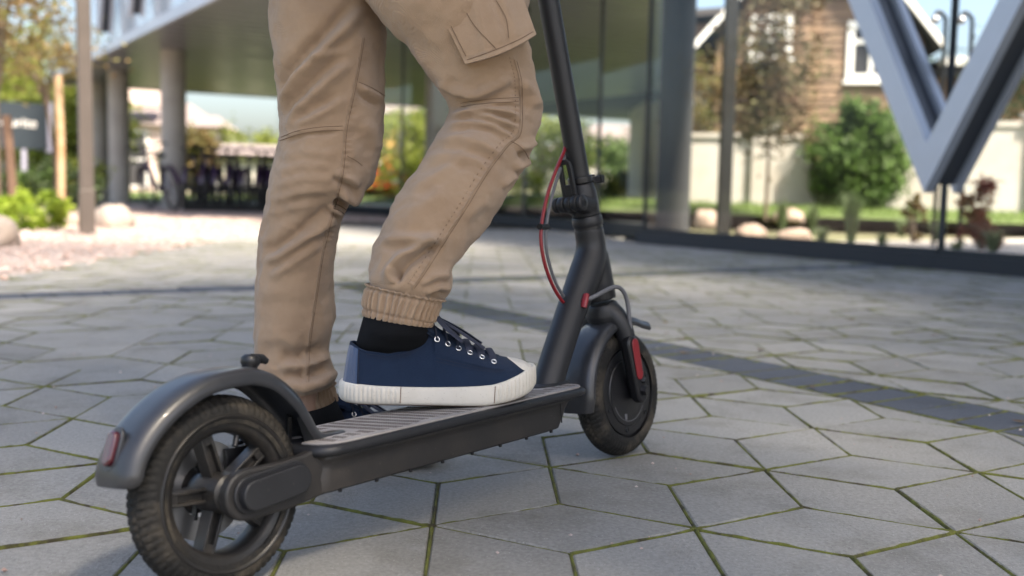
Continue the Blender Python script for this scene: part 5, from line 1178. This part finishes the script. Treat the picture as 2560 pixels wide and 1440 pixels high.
part('roof', M_ROOF, shed, lambda m: m.box((0, 0, 4.7), (4.0, 4.0, .16), Matrix.Rotation(-.09, 3, 'Y')), smooth=0)
tree('garden_tree', 'dark leafy tree at the far right end of the garden wall', gp(2620, 18.5), 1.6, (0, 0, 2.4), (1.3, 1.2, 1.5), 3200, 50, .45, .07, LM_DARK, 'garden trees', seed=21)
tree('garden_tree', 'bushy tree with orange fruit behind the wall, beside the column', gp(1745, 19.0), .8, (0, 0, 1.75), (.75, .7, .75), 2200, 40, .3, .055, LM_RED, 'garden trees', seed=22)

# ------------------------------------------------------------------ left: planting bed, sign, young trees
rock('white boulder half out of the gravel, at the left end beside the lime bush', gnd(-45, 612), (.24, .2, .17), 11, M_ROCK, 'boulders in the gravel')
rock('round pale boulder just behind the brown post', gnd(283, 566), (.185, .17, .17), 12, M_ROCK, 'boulders in the gravel')
rock('small reddish stone between the lime bush and the brown post', gnd(192, 562), (.07, .06, .06), 13, M_ROCKP, 'boulders in the gravel')
p = gnd(112, 512); slab = rock('flat grey stone slab lying behind the lime bush', (p[0], p[1], p[2]), (.40, .2, .19), 14, mat('slab_stone', (.3, .29, .29), .85, var=.2, scale=5, bump=.01, bscale=12), 'boulders in the gravel')
shrub('lime_bush', 'bright lime-green low bush beside the white boulder', tuple(gnd(75, 574)), (.38, .28, .17), 3200, .032, LM_LIME, seed=31, k=40)
for px, py, r, lm, lab, sd in ((60, 488, (.5, .4, .30), LM_GREEN, 'green hedge bush under the dark sign', 61), (150, 478, (.55, .4, .34), LM_DARK, 'dark green hedge bush at the foot of the tree stake', 62), (205, 470, (.4, .4, .4), LM_YEL, 'sunlit yellow-green bush beside the columns', 63)):
    p = at(px, 490, 14.5 if sd != 63 else 17); shrub('hedge_bush', lab, (p[0], p[1], 0), r, 1600, .05, lm, 'hedge bushes by the sign', seed=sd, k=36)
p = at(152, 480, 12.2); tr1 = tree('young_tree', 'young tree with thin russet and green leaves tied to a pale stake', (p[0] - .12, p[1] + .12, 0), 1.3, (-.25, 0, 2.05), (.75, .6, .62), 1700, 46, .26, .046, LM_RED, 'young trees in the gravel', trunk=.025, seed=51)
sk = tag(part('tree_stake', M_STAKE, None, lambda m: m.tube([(p[0], p[1], 0), (p[0] + .01, p[1], .9), (p[0] - .005, p[1], 1.62)], .046, 14), smooth=50), 'thick pale round stake supporting the young tree behind the sign bush', 'stake', 'tree stakes')
q_ = at(25, 480, 10.6); tag(part('tree_stake', mat('red_stake', (.15, .09, .06), .8, var=.2, scale=10), None, lambda m: m.tube([(q_[0] + .04, q_[1], 0), (q_[0] + .01, q_[1], .6), (q_[0] - .02, q_[1], 1.06)], .045, 14), smooth=50), 'short reddish-brown stake leaning in front of the dark sign', 'stake', 'tree stakes')
p2_ = at(-6, 480, 10.2); tree('young_tree', 'young tree with a pale trunk at the edge of the bed by the reddish stake', (p2_[0], p2_[1], 0), 1.35, (.05, 0, 2.0), (.6, .5, .55), 1100, 36, .24, .045, LM_RED, 'young trees in the gravel', trunk=.035, seed=52)
# sign board
M_SLATE = mat('sign_slate', (0.018, 0.028, 0.038), 0.5, var=0.08); M_LIL = mat('sign_edge', (0.36, 0.36, 0.44), 0.6, var=0.08)
s0, s1 = at(-150, 320, 19.0), at(118, 320, 20.0); sd_ = unit(np.array([s1[0] - s0[0], s1[1] - s0[1], 0])); sn = np.array([-sd_[1], sd_[0], 0])
sign = empty('sign_board', (s0[0], s0[1], 0)); tag(sign, 'dark slate sign board with white lettering beyond the planting bed', 'sign')
def sp2(a, d, z): return np.array([a * sd_[0] + d * sn[0], a * sd_[1] + d * sn[1], z])
SW = np.linalg.norm((s1 - s0)[:2]); zb, zt = at(60, 372, 19.7)[2], at(60, 256, 19.7)[2]
part('panel', M_SLATE, sign, lambda m: m.add([sp2(a, d, z) for a in (0, SW) for d in (0, .06) for z in (zb, zt)], [(0, 1, 3, 2), (4, 6, 7, 5), (0, 4, 5, 1), (2, 3, 7, 6), (0, 2, 6, 4), (1, 5, 7, 3)]), smooth=0)
part('side_frame', M_LIL, sign, lambda m: m.add([sp2(a, d, z) for a in (SW + .002, SW + .10) for d in (-.02, .2) for z in (zb - .05, zt + .04)], [(0, 1, 3, 2), (4, 6, 7, 5), (0, 4, 5, 1), (2, 3, 7, 6), (0, 2, 6, 4), (1, 5, 7, 3)]), smooth=0)
for a in (.35, SW - .4): part('leg', M_LIL, sign, lambda m: m.bar(sp2(a, .03, -.1), sp2(a, .03, zb - .002), .07, .07), smooth=0)
fc = bpy.data.curves.new('lettering', 'FONT'); fc.body = 'ourite'; fc.size = .25; fc.extrude = .006; ft = bpy.data.objects.new('lettering', fc); COL.objects.link(ft)
lme = bpy.data.meshes.new_from_object(ft.evaluated_get(bpy.context.evaluated_depsgraph_get())); bpy.data.objects.remove(ft); lme.materials.clear(); lme.materials.append(M_WHITE)
fo = bpy.data.objects.new('lettering', lme); link(fo, sign); fo.location = tuple(sp2(SW - .80, -.012, zb + .40)); fo.rotation_euler = (R(90), 0, math.atan2(sd_[1], sd_[0]))

# ------------------------------------------------------------------ parked bicycles under the overhang
M_PURP = mat('purple_paint', (0.032, 0.012, 0.045), 0.4, var=0.1, coat=.3); M_RUB = mat('bike_rubber', (0.012, 0.012, 0.013), 0.7, var=0.1)
def make_bike():
    t = empty('bicycle', (0, 0, 0))
    for x in (0, 1.04):
        w = empty('wheel', (0, 0, 0), 0, t)
        a = np.linspace(0, 2 * np.pi, 36, endpoint=False)
        part('tyre', M_RUB, w, lambda m: m.tube(np.stack([x + .31 * np.cos(a), 0 * a, .33 + .31 * np.sin(a)], 1), .022, 8, closed=True, up=(0, 1, 0)), smooth=60)
        part('spokes', M_STEEL, w, lambda m: [m.tube([(x, 0, .33), (x + .3 * math.cos(q), 0, .33 + .3 * math.sin(q))], .0018, 4) for q in np.arange(0, 6.28, .45)] + [m.tube([(x, -.05, .33), (x, .05, .33)], .022, 10)])
        part('mudguard', M_PURP, t, lambda m: m.grid(np.array([[(x + .355 * math.cos(q), y, .33 + .355 * math.sin(q)) for y in (-.035, .0, .035)] for q in np.linspace(.3, 2.9, 16)])), smooth=60)
    part('frame', M_PURP, t, lambda m: [m.tube(spline(pp, 8), r_, 10) for pp, r_ in (([(0, 0, .33), (.40, 0, .30)], .016), ([(.40, 0, .30), (.66, 0, .42), (.86, 0, .74)], .032), ([(.40, 0, .30), (.28, 0, .74)], .022), ([(0, 0, .33), (.30, 0, .66)], .012), ([(1.04, .05, .33), (.92, .04, .66), (.84, 0, .80)], .014), ([(1.04, -.05, .33), (.92, -.04, .66), (.84, 0, .80)], .014), ([(.84, 0, .78), (.80, 0, .98)], .02))], smooth=60)
    part('saddle', M_RUB, t, lambda m: m.tube([(.14, 0, .82), (.22, 0, .83), (.32, 0, .82), (.42, 0, .80)], [.06, .085, .05, .025], 12, flat=.4), smooth=60)
    part('seat_post', M_STEEL, t, lambda m: m.tube([(.28, 0, .70), (.255, 0, .81)], .014, 8))
    part('handlebar', M_RUB, t, lambda m: m.tube(spline([(.68, -.30, .98), (.78, -.26, 1.0), (.82, 0, .97), (.78, .26, 1.0), (.68, .30, .98)], 24), .014, 8), smooth=60)
    part('basket', M_RUB, t, lambda m: [m.tube(np.array([(.90 + x_, y_, z) for x_, y_ in ((0, -.15), (.22, -.15), (.22, .15), (0, .15))]), .007, 6, closed=True, up=(0, 0, 1)) for z in (.74, .82, .90)] + [m.bar((.90 + x_, y_, .70), (.90 + x_, y_, .91), .008, .008) for x_, y_ in ((0, -.15), (.22, -.15), (.22, .15), (0, .15), (.22, 0), (.22, -.07), (.22, .07))])
    part('pedals', M_RUB, t, lambda m: [m.bar((.40, -.10, .30), (.40, .10, .30), .02, .02), m.box((.52, -.13, .24), (.09, .08, .02)), m.box((.28, .13, .36), (.09, .08, .02))])
    return t
bike = make_bike()
for k in range(8):
    o = bike if k == 0 else copy_tree(bike); p = at(470 + 34 * k, 500, 16.2 + .10 * k); o.location = (p[0], p[1] + .2, 0); o.rotation_euler = (random.gauss(0, .03), 0, R(96 + random.gauss(0, 4)))
    tag(o, 'purple and black bicycle parked end-on in the row under the overhang', 'bicycle', 'bicycles parked in a row')
o = copy_tree(bike); p = at(436, 500, 15.9); o.location = (p[0], p[1], 0); o.rotation_euler = (R(-9), 0, R(128)); tag(o, 'purple bicycle turned out of the row, leaning against the round column', 'bicycle', 'bicycles parked in a row')

rk0, rk1 = at(462, 500, 16.05), at(730, 500, 16.85); rack = empty('bike_rack', (rk0[0], rk0[1], 0)); tag(rack, 'low black bike rack with upright bars holding the parked bicycles', 'rack')
rd = rk1 - rk0; rd[2] = 0
part('rail', M_RUB, rack, lambda m: [m.tube([(0, 0, .36), tuple(rd + np.array([0, 0, .36]))], .025, 10), m.bar((0, 0, .05), tuple(rd + np.array([0, 0, .05])), .10, .10)])
for k in range(17): part('bar', M_RUB, rack, lambda m: m.bar(rd * k / 16 + np.array([0, 0, .0]), rd * k / 16 + np.array([0, 0, .38]), .045, .045), smooth=0)

# ------------------------------------------------------------------ far background
M_PINK = mat('pink_render', (0.60, 0.47, 0.42), 0.85, var=0.08, scale=1); M_CREAM = mat('cream_render', (0.66, 0.60, 0.52), 0.85, var=0.08, scale=1); M_TILE = mat('grey_tile', (0.20, 0.165, 0.155), 0.8, var=0.2, scale=3); M_YELH = mat('yellow_render', (0.55, 0.36, 0.10), 0.85, var=0.1, scale=1)
def far_house(label, px, Y, w, d, h, rh, wm, rm, nwin, name='far_house', rz=.2, rows=2):
    p = at(px, 460, Y); t = empty(name, (p[0], p[1], -.07), rz); tag(t, label, 'house', 'houses beyond the building')
    part('wall', wm, t, lambda m: m.box((0, 0, h / 2), (w, d, h)), smooth=0)
    part('roof', rm, t, lambda m: m.add([(-w / 2 - .4, -d / 2 - .4, h + .01), (w / 2 + .4, -d / 2 - .4, h + .01), (w / 2 + .4, d / 2 + .4, h + .01), (-w / 2 - .4, d / 2 + .4, h + .01), (-w * .28, 0, h + rh), (w * .28, 0, h + rh)], [(3, 2, 1, 0), (0, 1, 5, 4), (1, 2, 5), (2, 3, 4, 5), (3, 0, 4)]), smooth=0)
    for r_ in range(rows):
        for k in range(nwin):
            x = -w / 2 + w * (k + .5) / nwin; z = h * (.28 + .42 * r_)
            wn_ = part('window', M_WHITE, t, lambda m: m.box((x, -d / 2 - .02, z), (.95, .08, 1.35)), smooth=0); part('pane', M_PANE, wn_, lambda m: m.box((x, -d / 2 - .07, z), (.70, .03, 1.10)), smooth=0)
    return t
h1 = far_house('pink house with a grey mansard roof and dormer, seen between two columns', 372, 52, 7.0, 7, 3.0, 1.3, M_PINK, M_TILE, 3)
part('dormer', M_PINK, h1, lambda m: m.box((0.2, -3.3, 4.4), (1.6, 1.6, 1.1)), smooth=0)
far_house('cream house with a grey roof, right of the nearest column', 488, 60, 4.5, 7, 3.2, 1.0, M_CREAM, M_TILE, 3)
far_house('low cream building behind the parked bicycles', 610, 42, 6.0, 5, 1.5, .5, M_CREAM, M_TILE, 5, rows=1)
far_house('yellow rendered house seen through the glazed lobby', 1010, 46, 5.0, 5, 3.4, 1.0, M_YELH, M_TILE, 3)
far_house('long pale building seen through the lobby glass', 1590, 48, 7.0, 6, 2.2, 1.2, M_CREAM, M_TILE, 5, rows=1)
for i, (px, Y, hz, r, lm, sd, lab) in enumerate(((560, 50, 2.0, (2.4, 2, 1.05), LM_YEL, 71, 'sunlit yellow-green tree above the low cream building'), (690, 46, 1.5, (1.6, 2, 1.0), LM_YEL, 72, 'small sunlit tree at the end of the low cream building'), (20, 30, 2.8, (2.6, 2, 1.9), LM_YEL, 73, 'sunlit yellow-green tree rising behind the dark sign'), (130, 34, 2.6, (2.4, 2, 2.2), LM_YEL, 74, 'yellow-green tree between the dark sign and the brown post'), (190, 28, 1.8, (1.4, 1.2, 1.5), LM_YEL, 75, 'bushy sunlit tree right behind the brown post'),
        (1000, 38, 1.9, (2.0, 1.5, 1.5), LM_YEL, 76, 'sunlit tree seen through the lobby, in front of the yellow house'), (1120, 40, 2.0, (2.2, 1.6, 1.6), LM_GREEN, 77, 'green tree seen through the lobby, beside the pale column'), (1350, 36, 1.5, (2.3, 1.6, 1.35), LM_YEL, 78, 'broad sunlit tree seen through the lobby behind the stem'), (1490, 42, 1.4, (1.6, 1.2, 1.2), LM_GREEN, 79, 'round green tree seen through the lobby left of the long pale building'), (480, 34, 1.2, (.8, .8, .9), LM_RED, 80, 'small russet tree just right of the nearest column'), (1620, 30, .7, (1.4, 1, .6), LM_GREEN, 81, 'low green hedge tree in front of the long pale building'), (2240, 42, 4.0, (2.6, 2, 2.6), LM_DARK, 82, 'tall dark tree behind the roof of the low annex'))):
    p = at(px, 460, Y); tree('far_tree', lab, (p[0], p[1], -.07), hz * .5, (0, 0, hz), r, 6000 if sd in (73, 74, 75) else 2600, 60, min(r) * .36, .13 if Y > 30 else .12, lm, 'trees beyond the building', trunk=.12, seed=sd)
lm2 = sheet('far_lawn', [(-16, 24.5), (-16, 60), (14, 60), (4.2, 25), (-4, 26)], -.03, M_LAWN)
b3 = [(random.uniform(-14, 5), random.uniform(25, 40), -.03) for _ in range(6000)]; itb = iter(b3)
blades('far_grass', 'sunlit grass beyond the building', lambda: next(itb), 6000, .12, M_BLADE)
# small hatchback far beyond the lobby
M_CARR = mat('red_car_paint', (0.45, 0.02, 0.02), 0.25, var=.05, coat=.8)
cp = at(985, 480, 44); car = empty('parked_car', (cp[0], cp[1], -.05), R(80)); tag(car, 'red hatchback parked beyond the glazed lobby', 'car')
prof = [(-1.9, .32), (-1.95, .75), (-1.75, .95), (-1.2, 1.02), (-.75, 1.42), (.75, 1.46), (1.35, 1.0), (1.9, .85), (1.95, .5), (1.9, .32)]
part('body', M_CARR, car, lambda m: m.prism(prof, lambda a, b, c: np.array([a, c, b]), -.8, .8), bevel=.08, seg=3)
part('windows', M_PANE, car, lambda m: m.prism([(-1.05, 1.04), (-.7, 1.36), (.68, 1.39), (1.15, 1.04)], lambda a, b, c: np.array([a, c, b]), -.81, .81), bevel=0)
for x in (-1.2, 1.2):
    for y in (-.78, .78):
        w = part('wheel', M_RUB, car, lambda m: m.lathe([(.18, -.1), (.30, -.1), (.31, 0), (.30, .1), (.18, .1)], (x, y, .31), (0, 1, 0), 24, closed=True)); part('rim', M_STEEL, w, lambda m: m.lathe([(.01, 0), (.19, .0), (.19, .06)], (x, y, .31), (0, -1 if y < 0 else 1, 0), 16))
for y in (-.6, .6): part('headlight', M_WHITE, car, lambda m: m.box((-1.93, y, .68), (.06, .3, .14)))

# leaf litter on the paving before the glass
lt = MB(); Cn = []
for _ in range(260):
    a = random.random(); u = random.uniform(-10, -3.5); v = 2.05 - abs(random.gauss(0, .12)) if a < .3 else random.uniform(-2.5, 1.9); q = B(u, v, .004); Cn.append(q)
for _ in range(40): Cn.append(np.array([random.uniform(.2, 1.8), random.uniform(2.0, 4.6), .004]))
leaves(lt, np.array(Cn), .018); V, F = lt.arrays(); V[:, 2] = .003 + np.abs(V[:, 2] - .003) * .5
l2 = MB(); l2.add(V, F); tag(l2.build('leaf_litter', mat('dry_leaf', (0.13, 0.085, 0.05), .8, island=.5), None, smooth=0, fix=False), 'scattered dry leaf bits lying on the paving before the glass', 'leaves', kind='stuff')
